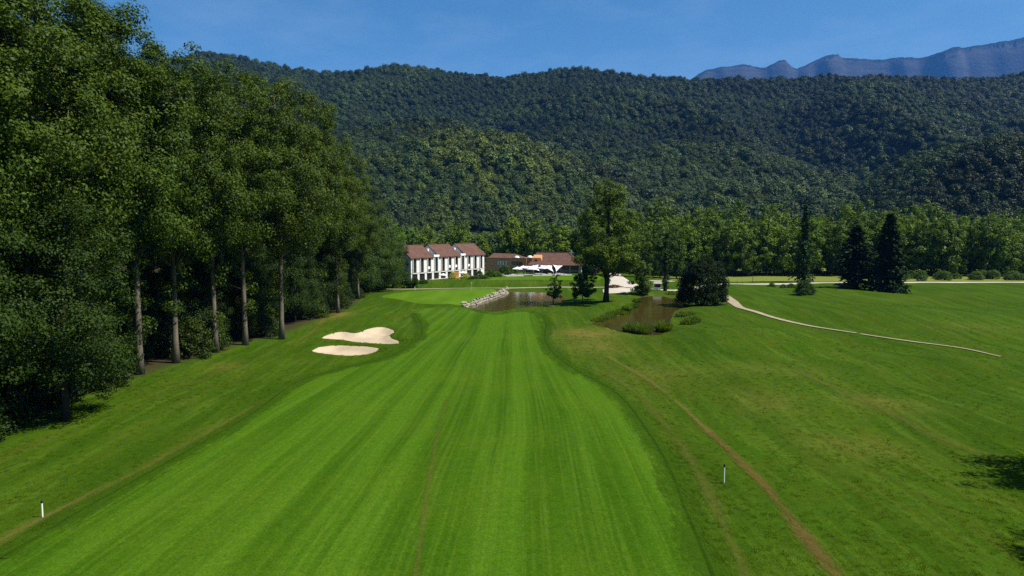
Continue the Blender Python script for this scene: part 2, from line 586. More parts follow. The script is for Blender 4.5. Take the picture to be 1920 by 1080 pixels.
M['leaf_bright'] = mat_leaf('bright_leaves', (0.045, 0.085, 0.012), (0.10, 0.15, 0.022))
M['needle'] = mat_leaf('conifer_needles', (0.009, 0.022, 0.007), (0.024, 0.046, 0.012), 0.1, spec=0.03)
M['yew'] = mat_leaf('yew_needles', (0.008, 0.017, 0.005), (0.022, 0.036, 0.010), 0.1, spec=0.03)
M['reed'] = mat_leaf('reed_blades', (0.040, 0.090, 0.010), (0.16, 0.22, 0.04), 0.4)
M['leaf_yellow'] = mat_leaf('yellow_leaves', (0.28, 0.30, 0.03), (0.50, 0.50, 0.06), 0.3)
M['leaf_forest'] = mat_leaf('forest_leaves', (0.026, 0.056, 0.014), (0.085, 0.125, 0.026), 0.12, instancer=True)
M['rock'] = surf_mat('pale_limestone', (0.38, 0.34, 0.26), (0.22, 0.20, 0.15), 1.5, 0.9, 0.1, 0.6, 5.0)
M['white_wall'] = surf_mat('cream_render', (0.80, 0.75, 0.68), (0.84, 0.80, 0.74), 0.4, 0.9, 0.1, 0.1, 4.0)
M['white'] = surf_mat('white_paint', (0.78, 0.77, 0.74), (0.82, 0.81, 0.79), 0.8, 0.7, 0.2)
M['fabric'] = surf_mat('white_canvas', (0.66, 0.66, 0.68), (0.72, 0.72, 0.73), 0.8, 0.9, 0.05)
M['tan_fabric'] = surf_mat('tan_canvas', (0.38, 0.24, 0.17), (0.44, 0.29, 0.20), 0.8, 0.9, 0.05)
M['terracotta'] = surf_mat('terracotta_render', (0.50, 0.235, 0.10), (0.58, 0.285, 0.135), 0.35, 0.9, 0.1, 0.1, 3.0)
M['orange'] = surf_mat('orange_door_paint', (0.34, 0.13, 0.03), (0.40, 0.16, 0.04), 0.6, 0.7, 0.2)
M['concrete'] = surf_mat('grey_concrete', (0.30, 0.28, 0.25), (0.38, 0.35, 0.31), 0.6, 0.9, 0.1, 0.1, 4.0)
M['dark_metal'] = surf_mat('dark_metal', (0.02, 0.02, 0.022), (0.035, 0.033, 0.03), 2.0, 0.5, 0.4)
M['wood'] = surf_mat('weathered_wood', (0.16, 0.11, 0.07), (0.09, 0.06, 0.04), 3.0, 0.85, 0.1)
M['black'] = surf_mat('black_paint', (0.012, 0.012, 0.012), (0.02, 0.02, 0.02), 3.0, 0.5, 0.3)
M['rust'] = surf_mat('reddish_planks', (0.20, 0.075, 0.035), (0.27, 0.11, 0.05), 1.2, 0.85, 0.1)

def mat_tile():
    m, nt, nd, lk, out = new_mat('roof_tile')
    tc = N(nt, 'ShaderNodeTexCoord').outputs['Object']
    n1 = noise(nt, tc, 0.7, 5, 0.7)
    n2 = noise(nt, tc, 5.0, 3, 0.6)
    c = mixc(nt, ramp(nt, n1, [(0.3, g3(0)), (0.7, g3(1))]), (0.085, 0.044, 0.034), (0.145, 0.078, 0.058))
    c = mixc(nt, 0.6, c, ramp(nt, n2, [(0.3, g3(0.5)), (0.7, g3(1.3))]), 'MULTIPLY')
    w = N(nt, 'ShaderNodeTexWave')
    w.inputs['Scale'].default_value = 1.1
    w.inputs['Distortion'].default_value = 0.4
    lk.new(tc, w.inputs['Vector'])
    p = principled(nt, c, 0.9, 0.1, bump(nt, w.outputs['Fac'], 0.5, 0.05))
    lk.new(p.outputs[0], out.inputs[0])
    return m
M['tile'] = mat_tile()

def mat_glass():
    m, nt, nd, lk, out = new_mat('dark_window_glass')
    tc = N(nt, 'ShaderNodeTexCoord').outputs['Object']
    c = mixc(nt, noise(nt, tc, 0.5, 2), (0.012, 0.014, 0.018), (0.03, 0.03, 0.035))
    p = principled(nt, c, 0.06, 0.5)
    lk.new(p.outputs[0], out.inputs[0])
    return m
M['glass'] = mat_glass()

def mat_water():
    m, nt, nd, lk, out = new_mat('muddy_water')
    P = pos(nt)
    c = mixc(nt, noise(nt, P, 0.12, 3), (0.036, 0.027, 0.005), (0.052, 0.040, 0.008))
    nrm = bump(nt, noise(nt, P, 1.0, 3, 0.5, (0.8, 1.6, 1)), 0.018, 0.05)
    p = principled(nt, c, 0.11, 0.5, nrm)
    p.inputs['IOR'].default_value = 1.33
    lk.new(p.outputs[0], out.inputs[0])
    return m
M['water'] = mat_water()

def mat_rockface():
    m, nt, nd, lk, out = new_mat('mountain_rock_and_woods')
    P = pos(nt)
    geo = N(nt, 'ShaderNodeNewGeometry')
    sx = N(nt, 'ShaderNodeSeparateXYZ')
    lk.new(geo.outputs['Normal'], sx.inputs[0])
    n1 = noise(nt, P, 0.006, 6, 0.65)
    st = noise(nt, P, 1.0, 5, 0.6, (0.002, 0.002, 0.02))
    wood = mixc(nt, n1, (0.006, 0.010, 0.006), (0.014, 0.02, 0.01))
    rock = mixc(nt, st, (0.004, 0.006, 0.008), (0.085, 0.085, 0.085))
    f = mth(nt, 'ADD', sx.outputs[2], mth(nt, 'MULTIPLY', mth(nt, 'SUBTRACT', n1, 0.5), 0.6))
    c = mixc(nt, ramp(nt, f, [(0.50, g3(1)), (0.64, g3(0))]), wood, rock)
    p = principled(nt, c, 0.95, 0.05, bump(nt, noise(nt, P, 0.03, 5), 0.6, 15.0))
    lk.new(p.outputs[0], out.inputs[0])
    return m
M['mountain'] = mat_rockface()
M['hillfloor'] = surf_mat('hillside_ground', (0.007, 0.012, 0.005), (0.012, 0.018, 0.007), 0.01, 0.95, 0.05)

# ------------------------------------------------------------------ ground sheet
def axis(segs):
    out = []
    for a, b, st in segs:
        out += list(np.arange(a, b, st))
    out.append(segs[-1][1])
    return np.array(out)

WOOD = np.array([(-39, 20), (-39, 40), (-38.5, 52), (-38, 62), (-37, 75), (-35.5, 88), (-33.5, 100), (-31.5, 112), (-29.5, 125), (-29.5, 138), (-31, 152), (-33, 168), (-34, 185), (-38, 205), (-60, 240), (-140, 300), (-400, 300), (-400, 20)])
DRY = [(1100, 625, 5, 5, 1.0), (1120, 650, 4, 7, 0.6), (625, 600, 2.5, 6, 0.7), (640, 596, 1.5, 5, 0.5), (840, 615, 4, 7, 0.35), (1850, 620, 10, 4, 0.2), (1700, 560, 16, 4, 0.15),
       (1450, 700, 6, 5, 0.25), (1600, 830, 4, 3, 0.35), (1650, 760, 4, 3, 0.45), (1430, 760, 3, 5, 0.35), (420, 690, 2, 3, 0.4), (1000, 536, 12, 2.5, 0.2), (1180, 552, 6, 3, 0.4), (1230, 705, 5, 6, 0.35)]
def build_ground():
    xs = axis([(-13500, -1500, 1500), (-1500, -400, 110), (-400, -120, 14), (-120, -60, 3), (-60, 70, 0.8), (70, 160, 1.4), (160, 420, 13), (420, 1500, 110), (1500, 13500, 1500)])
    ys = axis([(-3000, -200, 400), (-200, 8, 26), (8, 150, 0.8), (150, 215, 1.0), (215, 330, 4), (330, 700, 30), (700, 2000, 160), (2000, 12000, 1000)])
    X, Y = np.meshgrid(xs, ys)
    Z = H(X, Y)
    for q, dz in ((BUNK_A, 0.3), (BUNK_B, 0.3), (GREEN, 0.15), (PRACTICE, 0.1), (FAIRWAY, 0.08)):
        Z = Z - dz * (1 - smooth(sdist(X, Y, q), -1.1, -0.15))
    n, m_ = X.shape
    idx = np.arange(n * m_).reshape(n, m_)
    Q = np.stack([idx[:-1, :-1], idx[:-1, 1:], idx[1:, 1:], idx[1:, :-1]], -1).reshape(-1, 4)
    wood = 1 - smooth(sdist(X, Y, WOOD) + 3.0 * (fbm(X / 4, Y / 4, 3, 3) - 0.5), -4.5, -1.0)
    dry = np.zeros_like(X)
    for px, py, rx, ry, a in DRY:
        gx, gy = G(px, py)
        dry += a * np.exp(-((X - gx) / rx) ** 2 - ((Y - gy) / ry) ** 2)
    for pd in (POND_A, POND_B):
        dry += 0.2 * np.exp(-(sdist(X, Y, pd) / 1.2) ** 2)
    field = smooth(Y, 213, 217) * (1 - smooth(Y, 300, 340)) * smooth(X, 40, 60)
    field = np.maximum(field, 0.0)
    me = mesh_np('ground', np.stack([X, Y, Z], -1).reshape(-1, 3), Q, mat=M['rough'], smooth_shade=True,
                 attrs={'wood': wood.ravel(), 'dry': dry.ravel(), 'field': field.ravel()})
    link('ground', me, kind='structure', label='mown rough grass of the golf course reaching to the hills', category='ground')
build_ground()

# ------------------------------------------------------------------ sheets laid on the ground
def sheet(name, poly, spacing, zoff, mat, label, cat, uvf=None, edge=0.7, hf=None, **kw):
    b = resample(poly, edge, True)
    lo, hi = b.min(0), b.max(0)
    gx, gy = np.meshgrid(np.arange(lo[0], hi[0], spacing), np.arange(lo[1], hi[1], spacing))
    gx, gy = gx.ravel() + rng.uniform(-.12, .12, gx.size) * spacing, gy.ravel() + rng.uniform(-.12, .12, gy.size) * spacing
    keep = sdist(gx, gy, b) < -0.35 * edge
    pts = np.vstack([b, np.c_[gx[keep], gy[keep]]])
    nb = len(b)
    V2, E, Fc, *_ = delaunay_2d_cdt([Vector(p) for p in pts], [], [list(range(nb))], 1, 1e-5)
    V2 = np.array([tuple(v) for v in V2])
    z = (hf or H)(V2[:, 0], V2[:, 1]) + zoff
    s = sdist(V2[:, 0], V2[:, 1], b)
    z = np.where(np.abs(s) < 1e-3, z - zoff - 0.02, z)     # tuck the rim into the ground
    uv = uvf(V2[:, 0], V2[:, 1]) if uvf else None
    T = [f for f in Fc if len(f) == 3]
    me = mesh_np(name, np.c_[V2, z], None, T, mat, True, uv=uv)
    return link(name, me, kind='structure', label=label, category=cat, **kw)

def fw_uv(x, y):
    xl = np.interp(y, [10, 35, 60, 90, 115, 145], [-25.5, -24.7, -22.4, -18.5, -15.5, -13.5])
    xr = np.interp(y, [10, 35, 60, 90, 115, 145], [9.0, 9.6, 9.6, 7.4, 6.0, 5.4])
    return np.c_[(x - xl) / (xr - xl), y]
sheet('fairway', FAIRWAY, 1.0, 0.05, M['fairway'], 'bright striped mown fairway running towards the clubhouse', 'fairway', fw_uv)
sheet('putting_green', GREEN, 1.2, 0.05, M['green'], 'pale smooth putting green beside the rock edged pond', 'green')
sheet('practice_lawn', PRACTICE, 1.5, 0.05, M['practice'], 'bright short lawn in front of the terrace parasols', 'lawn')
sheet('sand_bunker', BUNK_A, 0.6, 0.05, M['sand'], 'larger sand bunker with a notched heart-like outline', 'bunker', edge=0.35)
sheet('sand_bunker', BUNK_B, 0.6, 0.05, M['sand'], 'smaller oval sand bunker, the one closer to the camera', 'bunker', edge=0.35)

def flat_poly(name, poly, z, mat, label, cat):
    b = resample(poly, 1.0, True)
    V2, E, Fc, *_ = delaunay_2d_cdt([Vector(p) for p in b], [], [list(range(len(b)))], 1, 1e-5)
    V = np.array([(v.x, v.y, z) for v in V2])
    return link(name, mesh_np(name, V, None, [f for f in Fc if len(f) == 3], mat), kind='structure', label=label, category=cat)

def grow(poly, d):
    """push an outline outwards"""
    c = resample(poly, 0.8, True)
    t = np.roll(c, -1, 0) - np.roll(c, 1, 0)
    nrm = np.c_[t[:, 1], -t[:, 0]] / (np.hypot(*t.T)[:, None] + 1e-9)
    q = c + nrm * d
    if np.mean(sdist(q[:, 0], q[:, 1], c)) < 0:
        q = c - nrm * d
    return q
flat_poly('pond_water', grow(POND_A, 0.25), WZ + 0.02, M['water'], 'brown pond edged with pale rocks by the green', 'pond')
flat_poly('pond_water', grow(POND_B, 0.25), WZ + 0.02, M['water'], 'brown pond fringed with reeds beside the dark yew', 'pond')

def ribbon(name, pts, width, zoff, mat, label, cat, across=5, step=0.6, kind='structure', z0=0.0, px=True):
    P = GG(pts, z0) if px else np.array(pts, float)
    P = resample(catmull(P, 8), step)
    t = np.gradient(P, axis=0)
    t /= np.hypot(*t.T)[:, None] + 1e-9
    nrm = np.c_[t[:, 1], -t[:, 0]]
    w = np.interp(np.linspace(0, 1, len(P)), np.linspace(0, 1, len(np.atleast_1d(width))), np.atleast_1d(width)) if np.ndim(width) else np.full(len(P), width)
    V, uv = [], []
    s = np.r_[0, np.cumsum(np.hypot(*np.diff(P, axis=0).T))]
    for k in range(across):
        f = k / (across - 1)
        q = P + nrm * ((f - 0.5) * w)[:, None]
        V.append(np.c_[q, H(q[:, 0], q[:, 1]) + (zoff if 0 < k < across - 1 else zoff - 0.015)])
        uv.append(np.c_[np.full(len(P), f), s])
    V, uv = np.stack(V, 1), np.stack(uv, 1)
    n = len(P)
    idx = np.arange(n * across).reshape(n, across)
    Q = np.stack([idx[:-1, :-1], idx[:-1, 1:], idx[1:, 1:], idx[1:, :-1]], -1).reshape(-1, 4)
    return link(name, mesh_np(name, V.reshape(-1, 3), Q, None, mat, True, uv=uv.reshape(-1, 2)), kind=kind, label=label, category=cat)

ribbon('worn_track', [(-80, 1072), (0, 1016), (90, 968), (250, 890), (350, 836), (430, 790), (510, 745), (570, 712)], [1.7, 1.6, 1.5, 1.2], 0.05, M['track_tan'], 'worn tan track along the wooded edge of the fairway', 'track')
ribbon('worn_track', [(1590, 1110), (1560, 1075), (1500, 1000), (1440, 925), (1400, 880), (1360, 840), (1330, 810), (1290, 775)], [1.6, 1.5, 1.3, 1.0], 0.05, M['track_red'], 'reddish bare earth track beside the white marker stake', 'track')
ribbon('worn_track', [(1330, 812), (1285, 770), (1240, 735), (1190, 700), (1140, 670)], [1.5, 1.4, 1.4], 0.055, M['track_tan'], 'dry straw track continuing up from the red track', 'track')
ribbon('worn_track', [(1420, 1130), (1385, 1050), (1330, 930), (1280, 840), (1232, 780), (1180, 730), (1110, 690)], [1.2, 1.5, 1.4, 1.2], 0.05, M['track_faint'], 'faint yellowed wheel line in the rough hugging the fairway', 'track')
ribbon('worn_track', [(775, 1110), (790, 1000), (805, 900), (825, 790), (840, 745)], [0.7, 0.8, 0.6], 0.06, M['track_faint'], 'thin yellow wheel scar down the middle of the fairway', 'track')
ribbon('worn_track', [(1900, 850), (1810, 830), (1700, 790), (1580, 740), (1490, 700)], [2.0, 2.6, 2.2], 0.05, M['track_faint'], 'broad dry streak across the rough below the cart path', 'track')
ribbon('worn_track', [(560, 640), (590, 622), (612, 604), (628, 597)], [1.0, 2.0, 0.6], 0.05, M['track_tan'], 'bare sandy streak between the bunkers and the wood', 'track')
ribbon('mown_edge', fwl[12:], 0.35, 0.07, M['track_dark'], 'dark lip of longer grass along the wooded fairway edge', 'grass edge', px=False)
ribbon('mown_edge', fwr[:-10], 0.35, 0.07, M['track_dark'], 'dark lip of longer grass along the pond side fairway edge', 'grass edge', px=False)

ribbon('first_cut', fwl[12:], 3.4, 0.062, M['first_cut'], 'softly mown band between the fairway and the wooded rough', 'grass edge', px=False, across=7)
ribbon('first_cut', fwr[:-10], 3.4, 0.062, M['first_cut'], 'softly mown band between the fairway and the open rough', 'grass edge', px=False, across=7)
ribbon('cart_path', [(1357, 555), (1368, 561), (1378, 568), (1392, 578), (1433, 592), (1500, 606), (1585, 618.5), (1606, 621.5)], [2.6, 2.3, 1.6, 1.2, 1.0, 0.5], 0.13, M['path'], 'pale gravel cart path curving out from behind the dark yew', 'path', z0=0.2)
ribbon('cart_path', [(1614, 623), (1717, 637), (1800, 650), (1877, 669)], [0.5, 0.6, 0.5, 0.3], 0.13, M['path'], 'thin worn end of the gravel path out on the rough', 'path', z0=0.2)
ribbon('lane', [(1190, 541.5), (1230, 541), (1270, 540), (1330, 536.5), (1375, 533.5), (1420, 532), (1500, 531), (1600, 529.5), (1720, 529), (1870, 529), (2100, 528), (2500, 527)], 3.6, 0.06, M['road'], 'pale concrete lane crossing behind the course under the conifers', 'lane', z0=0.1)
ribbon('footpath', [(700, 541), (760, 540.2), (830, 539.5), (925, 539), (1008, 538), (1062, 537.5), (1130, 540), (1165, 543)], 1.5, 0.06, M['path'], 'narrow pale footpath at the foot of the clubhouse bank', 'path', z0=0.35)
sheet('car_park', catmull(GG([(1128, 545), (1165, 547), (1200, 543.5), (1218, 543), (1222, 538), (1200, 534), (1180, 528), (1166, 518), (1150, 505), (1138, 499), (1126, 500), (1138, 516), (1143, 532)], 0.5), 4, True), 1.5, 0.07, M['road'], 'pale forecourt and drive beside the restaurant', 'car park')
ribbon('lane', [(1195, 528.5), (1235, 527.5), (1262, 527)], 3.0, 0.06, M['road'], 'short pale strip of roadway behind the ivy covered tree', 'lane', z0=0.1)

# ------------------------------------------------------------------ hills
RIDGE_PX = [(-900, 150), (-300, 140), (100, 130), (300, 122), (355, 117), (385, 103), (402, 101), (430, 106), (500, 121), (560, 133), (610, 141), (660, 138), (700, 135), (745, 128), (800, 132), (850, 138), (900, 142), (940, 148), (985, 142), (1040, 136), (1080, 134), (1130, 138), (1190, 147), (1260, 150), (1330, 150), (1400, 150), (1470, 150), (1545, 145), (1600, 147), (1700, 148), (1780, 152), (1850, 146), (1920, 142), (2200, 140), (3000, 150)]
RY = 1750.0
RX = np.array([(p[0] - CX) / F * RY for p in RIDGE_PX])
RZ = np.array([CAMZ + (430 - p[1]) / F * RY for p in RIDGE_PX]) - 9.0

def HILL(x, y):
    x, y = np.asarray(x, float), np.asarray(y, float)
    rz = np.interp(x * RY / np.maximum(y, 900) * 0.5 + x * 0.5, RX, RZ)
    foot = 520 + 60 * np.sin(x * 0.004 + 1.0)
    t = np.clip((y - foot) / (RY - foot), 0, None)
    prof = np.where(t < 1, 0.95 * t + 0.05 * t * t, 1 + (t - 1) * 0.05)
    relief = (fbm(x / 230, y / 280, 4, 21) - 0.5) * 120 * np.sin(np.pi * np.clip(t, 0, 1)) ** 0.8
    gully = -60 * np.abs(np.sin(x / 150 + 1.4 * fbm(x / 400, y / 400, 2, 4) * 3)) * np.sin(np.pi * np.clip(t, 0, 1)) * 0.8
    sx, sy = x + 45, y - 760
    spur = 62 * np.exp(-(sx / 120) ** 2 - (sy / 170) ** 2)
    z = rz * prof + relief + gully + spur
    return np.where(t <= 0, -3.0, z)

SPUR_C = (400.0, 690.0)
def SPUR(x, y):
    """the nearer dark hill entering from the side"""
    x, y = np.asarray(x, float), np.asarray(y, float)
    px = CX + F * x / y
    z = 95 * smooth(x - 0.12 * (y - 560), 240, 430) * smooth(y, 470, 640) * (1 - 0.4 * smooth(y, 700, 1000))
    return z + (fbm(x / 60, y / 60, 3, 8) - 0.5) * 14 * smooth(z, 2, 20) - 2.0

def grid_obj(name, xs, ys, fn, mat, **kw):
    X, Y = np.meshgrid(xs, ys)
    Z = fn(X, Y)
    n, m_ = X.shape
    idx = np.arange(n * m_).reshape(n, m_)
    Q = np.stack([idx[:-1, :-1], idx[:-1, 1:], idx[1:, 1:], idx[1:, :-1]], -1).reshape(-1, 4)
    return link(name, mesh_np(name, np.stack([X, Y, Z], -1).reshape(-1, 3), Q, None, mat, True), kind='structure', **kw)
grid_obj('hill', np.linspace(-2400, 2800, 210), np.linspace(440, 2300, 120), HILL, M['hillfloor'], label='long wooded hill filling the view behind the course', category='hill')
grid_obj('hill', np.linspace(200, 900, 70), np.linspace(450, 1000, 50), SPUR, M['hillfloor'], label='nearer dark wooded slope entering behind the conifers', category='hill')

# far mountains with cliffs
MT_PX = [(1250, 175), (1300, 150), (1318, 138), (1345, 133), (1370, 131), (1400, 127), (1430, 132), (1452, 121), (1462, 121), (1474, 133), (1485, 137), (1510, 124), (1540, 112), (1560, 108), (1590, 110), (1640, 112), (1690, 111), (1725, 113), (1755, 101), (1800, 97), (1850, 92), (1890, 84), (1920, 77), (2000, 60), (2300, 50), (2800, 80), (3400, 150)]
MY = 8500.0
MS = 8500.0 / 5200.0
def MOUNT(x, y):
    x, y = np.asarray(x, float), np.asarray(y, float)
    mx = np.array([(p[0] - CX) / F * MY for p in MT_PX])
    mz = np.array([CAMZ + (430 - p[1]) / F * MY for p in MT_PX])
    top = np.interp(x, mx, mz) + (fbm(x / 170, y * 0, 4, 77) - 0.5) * 48
    edge = MY + (fbm(x / 530, x * 0, 3, 55) - 0.5) * 600
    cl = smooth(y - edge, -220, 20)                       # cliff band under the rim
    apron = np.clip((y - 5400) / (MY - 5400), 0, 1)
    z = top * (0.80 * apron + 0.20 * cl * apron) + (fbm(x / 300, y / 400, 4, 31) - 0.5) * 210 * apron * (1 - cl)
    return np.where(y > edge + 30, top - (y - edge - 30) * 0.06, z)
grid_obj('mountain', np.r_[np.linspace(2000, 6600, 420), np.linspace(6620, 12000, 120)], np.r_[np.linspace(5400, 8000, 40), np.linspace(8040, 8960, 60), np.linspace(9050, 10500, 12)], MOUNT, M['mountain'], label='far blue limestone mountain with cliffs above the hill', category='mountain')

# ------------------------------------------------------------------ foliage geometry
def rand_dirs(n):
    v = rng.normal(size=(n, 3))
    return v / (np.linalg.norm(v, axis=1)[:, None] + 1e-9)

def leaf_cards(C, Rd, n_per, size, squash=0.85, up=0.45, aspect=0.62, shell=0.45, elong=1.0, out_c=None, jit=0.5):
    """leaf quads spread through clumps; returns verts, quads, tint"""
    C, Rd = np.asarray(C, float), np.asarray(Rd, float)
    K = len(C)
    cnt = np.maximum(3, (n_per * (Rd / Rd.mean()) ** 2).astype(int))
    ids = np.repeat(np.arange(K), cnt)
    n = len(ids)
    d = rand_dirs(n)
    rr = rng.random(n) ** shell
    p = C[ids] + d * (rr * Rd[ids])[:, None] * np.array([1, 1, squash])
    nn = d * 0.7 + np.array([0, 0, up]) + rng.normal(size=(n, 3)) * jit
    if out_c is not None:
        o = p - out_c
        nn += 0.5 * o / (np.linalg.norm(o, axis=1)[:, None] + 1e-9)
    nn /= np.linalg.norm(nn, axis=1)[:, None] + 1e-9
    t = np.cross(nn, rand_dirs(n))
    t /= np.linalg.norm(t, axis=1)[:, None] + 1e-9
    b = np.cross(nn, t)
    s = size * rng.uniform(0.6, 1.35, n)
    L, W = (t * (s * 0.5 * elong)[:, None]), (b * (s * 0.5 * aspect)[:, None])
    V = np.stack([p - L, p + W + L * 0.15, p + L, p - W + L * 0.15], 1).reshape(-1, 3)
    Q = np.arange(4 * n).reshape(n, 4)
    tint = np.clip(rng.normal(0.5, 0.22, n) + 0.25 * (rng.random(K)[ids] - 0.5), 0, 1)
    return V, Q, np.repeat(tint, 4)

def tube_np(mb, p0, p1, r0, r1, n=6, bend=0.0, seg=4):
    p0, p1 = np.array(p0, float), np.array(p1, float)
    pts, rad = [], []
    off = rng.normal(size=3) * bend
    for i in range(seg + 1):
        t = i / seg
        pts.append(tuple(p0 * (1 - t) + p1 * t + off * math.sin(math.pi * t)))
        rad.append(r0 * (1 - t) + r1 * t)
    mb.tube(pts, rad, n)

def make_tree(name, Ht, tr, base, env, limbs, clumps, cr, nleaf, lsize, leafmat, barkmat, rise=0.35, extra=0, lean=0.6, sprouts=0, tilt=(0, 0), stems=None, up=0.45, shell=0.45):
    """env(t): crown radius at t (0 crown base .. 1 top).  Returns (trunk mesh, crown mesh)"""
    mb = MB()
    ph = rng.uniform(0, 6.28)
    def axis_pt(z):
        t = z / Ht
        return np.array([lean * math.sin(2.2 * t + ph) * t + tilt[0] * t, lean * math.cos(1.7 * t + ph) * t + tilt[1] * t, z])
    zs = np.linspace(0, 0.93 * Ht, 13)
    zs[0] = -0.5
    mb.tube([tuple(axis_pt(max(z, 0)) + np.array([0, 0, min(z, 0)])) for z in zs],
            [tr * ((1 - z / Ht) ** 0.75 + 0.03 + (0.45 * math.exp(-max(z, 0) / (tr * 1.2)))) for z in zs], 10)
    for (sx, sy, sz0, sz1, sr) in (stems or []):
        tube_np(mb, axis_pt(sz0), axis_pt(sz1) * np.array([1, 1, 0]) + np.array([sx, sy, sz1]), sr, sr * 0.3, 8, 0.4, 6)
    C, Rd = [], []
    cb = base * Ht
    for i in range(limbs):
        f = (i + rng.uniform(0, 0.8)) / limbs
        zt = cb + (Ht - cb) * (0.04 + 0.93 * f)
        az = i * 2.39996 + rng.uniform(-0.4, 0.4)
        rad = env((zt - cb) / (Ht - cb)) * rng.uniform(0.72, 1.12)
        z0 = max(cb * 0.75, zt - rise * rad * 2.2 - rng.uniform(0, 0.1) * Ht)
        p0 = axis_pt(z0)
        p1 = axis_pt(zt) + np.array([math.cos(az) * rad, math.sin(az) * rad, 0])
        lr = tr * 0.26 * (1 - 0.7 * f) + 0.02
        tube_np(mb, p0, p0 + (p1 - p0) * 0.72, lr, 0.02, 5, 0.10 * rad, 5)
        for k in range(clumps):
            t = 0.35 + 0.65 * (k + rng.random()) / clumps
            q = p0 * (1 - t) + p1 * t + rng.normal(size=3) * cr * np.array([0.75, 0.75, 0.6])
            C.append(q)
            Rd.append(cr * rng.uniform(0.6, 1.25) * (0.75 + 0.4 * (1 - f)))
    for i in range(extra):
        f = rng.random()
        a, rr = rng.uniform(0, 6.28), env(f) * math.sqrt(rng.random()) * 0.95
        C.append(axis_pt(cb + (Ht - cb) * f) + np.array([rr * math.cos(a), rr * math.sin(a), 0]))
        Rd.append(cr * rng.uniform(0.6, 1.1))
    for i in range(sprouts):
        z = rng.uniform(0.12, base * 1.05) * Ht
        a = rng.uniform(0, 6.28)
        p = axis_pt(z)
        q = p + np.array([math.cos(a), math.sin(a), 0.35]) * rng.uniform(0.6, 2.4)
        tube_np(mb, p, q, 0.05, 0.02, 4, 0.05, 2)
        C.append(q)
        Rd.append(cr * rng.uniform(0.4, 0.8))
    V, Q, t = leaf_cards(C, Rd, nleaf, lsize, up=up, shell=shell, out_c=np.array([0, 0, cb + 0.4 * (Ht - cb)]))
    crown = mesh_np(name + '_crown', V, Q, None, leafmat, attrs={'tint': t})
    tm = bpy.data.meshes.new(name + '_trunk')
    tm.from_pydata(mb.v, [], mb.f)
    tm.update()
    tm.materials.append(barkmat)
    tm.polygons.foreach_set('use_smooth', [True] * len(tm.polygons))
    return tm, crown

def put_tree(name, meshes, x, y, label, cat='tree', group=None, s=1.0, sz=None, rz=None, tint=(1, 1, 1), z=None, crown='crown'):
    zz = Hs(x, y) if z is None else z
    t = thing(name, label, cat, (x, y, zz - 0.05), rng.uniform(0, 6.28) if rz is None else rz, group)
    t.scale = (s, s, s if sz is None else sz)
    if meshes[0] is not None:
        link('trunk', meshes[0], t)
    c = link(crown, meshes[1], t)
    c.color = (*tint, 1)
    return t

def rtint(a=0.12):
    g = 1 + rng.uniform(-a, a)
    return (g * (1 + rng.uniform(-a, a)), g, g * (1 + rng.uniform(-a, a)))

# ------------------------------------------------------------------ tree kinds
def env_pop(t):
    return 7.0 * (0.6 + 0.4 * min(1.0, t / 0.3)) * (1.0 if t < 0.6 else math.sqrt(max(0.06, 1 - ((t - 0.6) / 0.43) ** 2)))
POP = [make_tree('poplar', 36, 0.36, 0.42 + 0.03 * i, env_pop, 52, 5, 1.6, 270, 0.28, M['leaf_poplar'], M['bark_pale'], rise=0.8, extra=34, sprouts=22, shell=0.5) for i in range(3)]
env_round = lambda t: 4.9 * math.sqrt(max(0.03, 1 - (2 * (t - 0.42)) ** 2 * 0.78))
BRD = [make_tree('broadleaf', 14, 0.28, 0.14, env_round, 32, 5, 1.25, 210, 0.21, M['leaf_dark'], M['bark_dark'], rise=0.4, extra=25, sprouts=4, shell=0.6) for i in range(3)]
ORC = [make_tree('woodland', 17, 0.3, 0.13, lambda t: 4.7 * math.sqrt(max(0.05, 1 - (2 * (t - 0.45)) ** 2 * 0.8)), 26, 4, 1.35, 48, 0.62, M['leaf_mid'], M['bark_dark'], rise=0.5, extra=20) for i in range(4)]
env_far = lambda t: 5.2 * math.sqrt(max(0.05, 1 - (2 * (t - 0.5)) ** 2 * 0.85))

def make_dome(name, rx, h, n, cr, nleaf, lsize, mat, elong=1.0, bark=None, up=0.45):
    C, Rd = [], []
    mb = MB()
    for i in range(n):
        a = i * 2.39996
        f = (i + 0.5) / n
        zf = f ** 0.8
        rr = math.sqrt(max(0.0, 1 - zf ** 2.2)) * rng.uniform(0.55, 1.0)
        q = np.array([rr * rx * math.cos(a), rr * rx * math.sin(a), max(cr * 0.55, zf * (h - cr * 0.6))])
        C.append(q)
        Rd.append(cr * rng.uniform(0.7, 1.2))
        if i % 3 == 0:
            tube_np(mb, (0, 0, 0), q, 0.06 * rx / 2, 0.015, 4, 0.1, 3)
    V, Q, t = leaf_cards(C, Rd, nleaf, lsize, elong=elong, up=up)
    V[:, 2] = np.maximum(V[:, 2], 0.02)
    tm = bpy.data.meshes.new(name + '_stems')
    tm.from_pydata(mb.v, [], mb.f)
    tm.update()
    tm.materials.append(bark or M['bark_dark'])
    return tm, mesh_np(name, V, Q, None, mat, attrs={'tint': t})

SHR = [make_dome('shrub', 2.2, 3.2, 34, 0.62, 170, 0.19, M['leaf_dark']) for _ in range(2)]
SHS = [make_dome('small_shrub', 1.0, 1.3, 20, 0.34, 45, 0.2, M['leaf_mid']) for _ in range(2)]

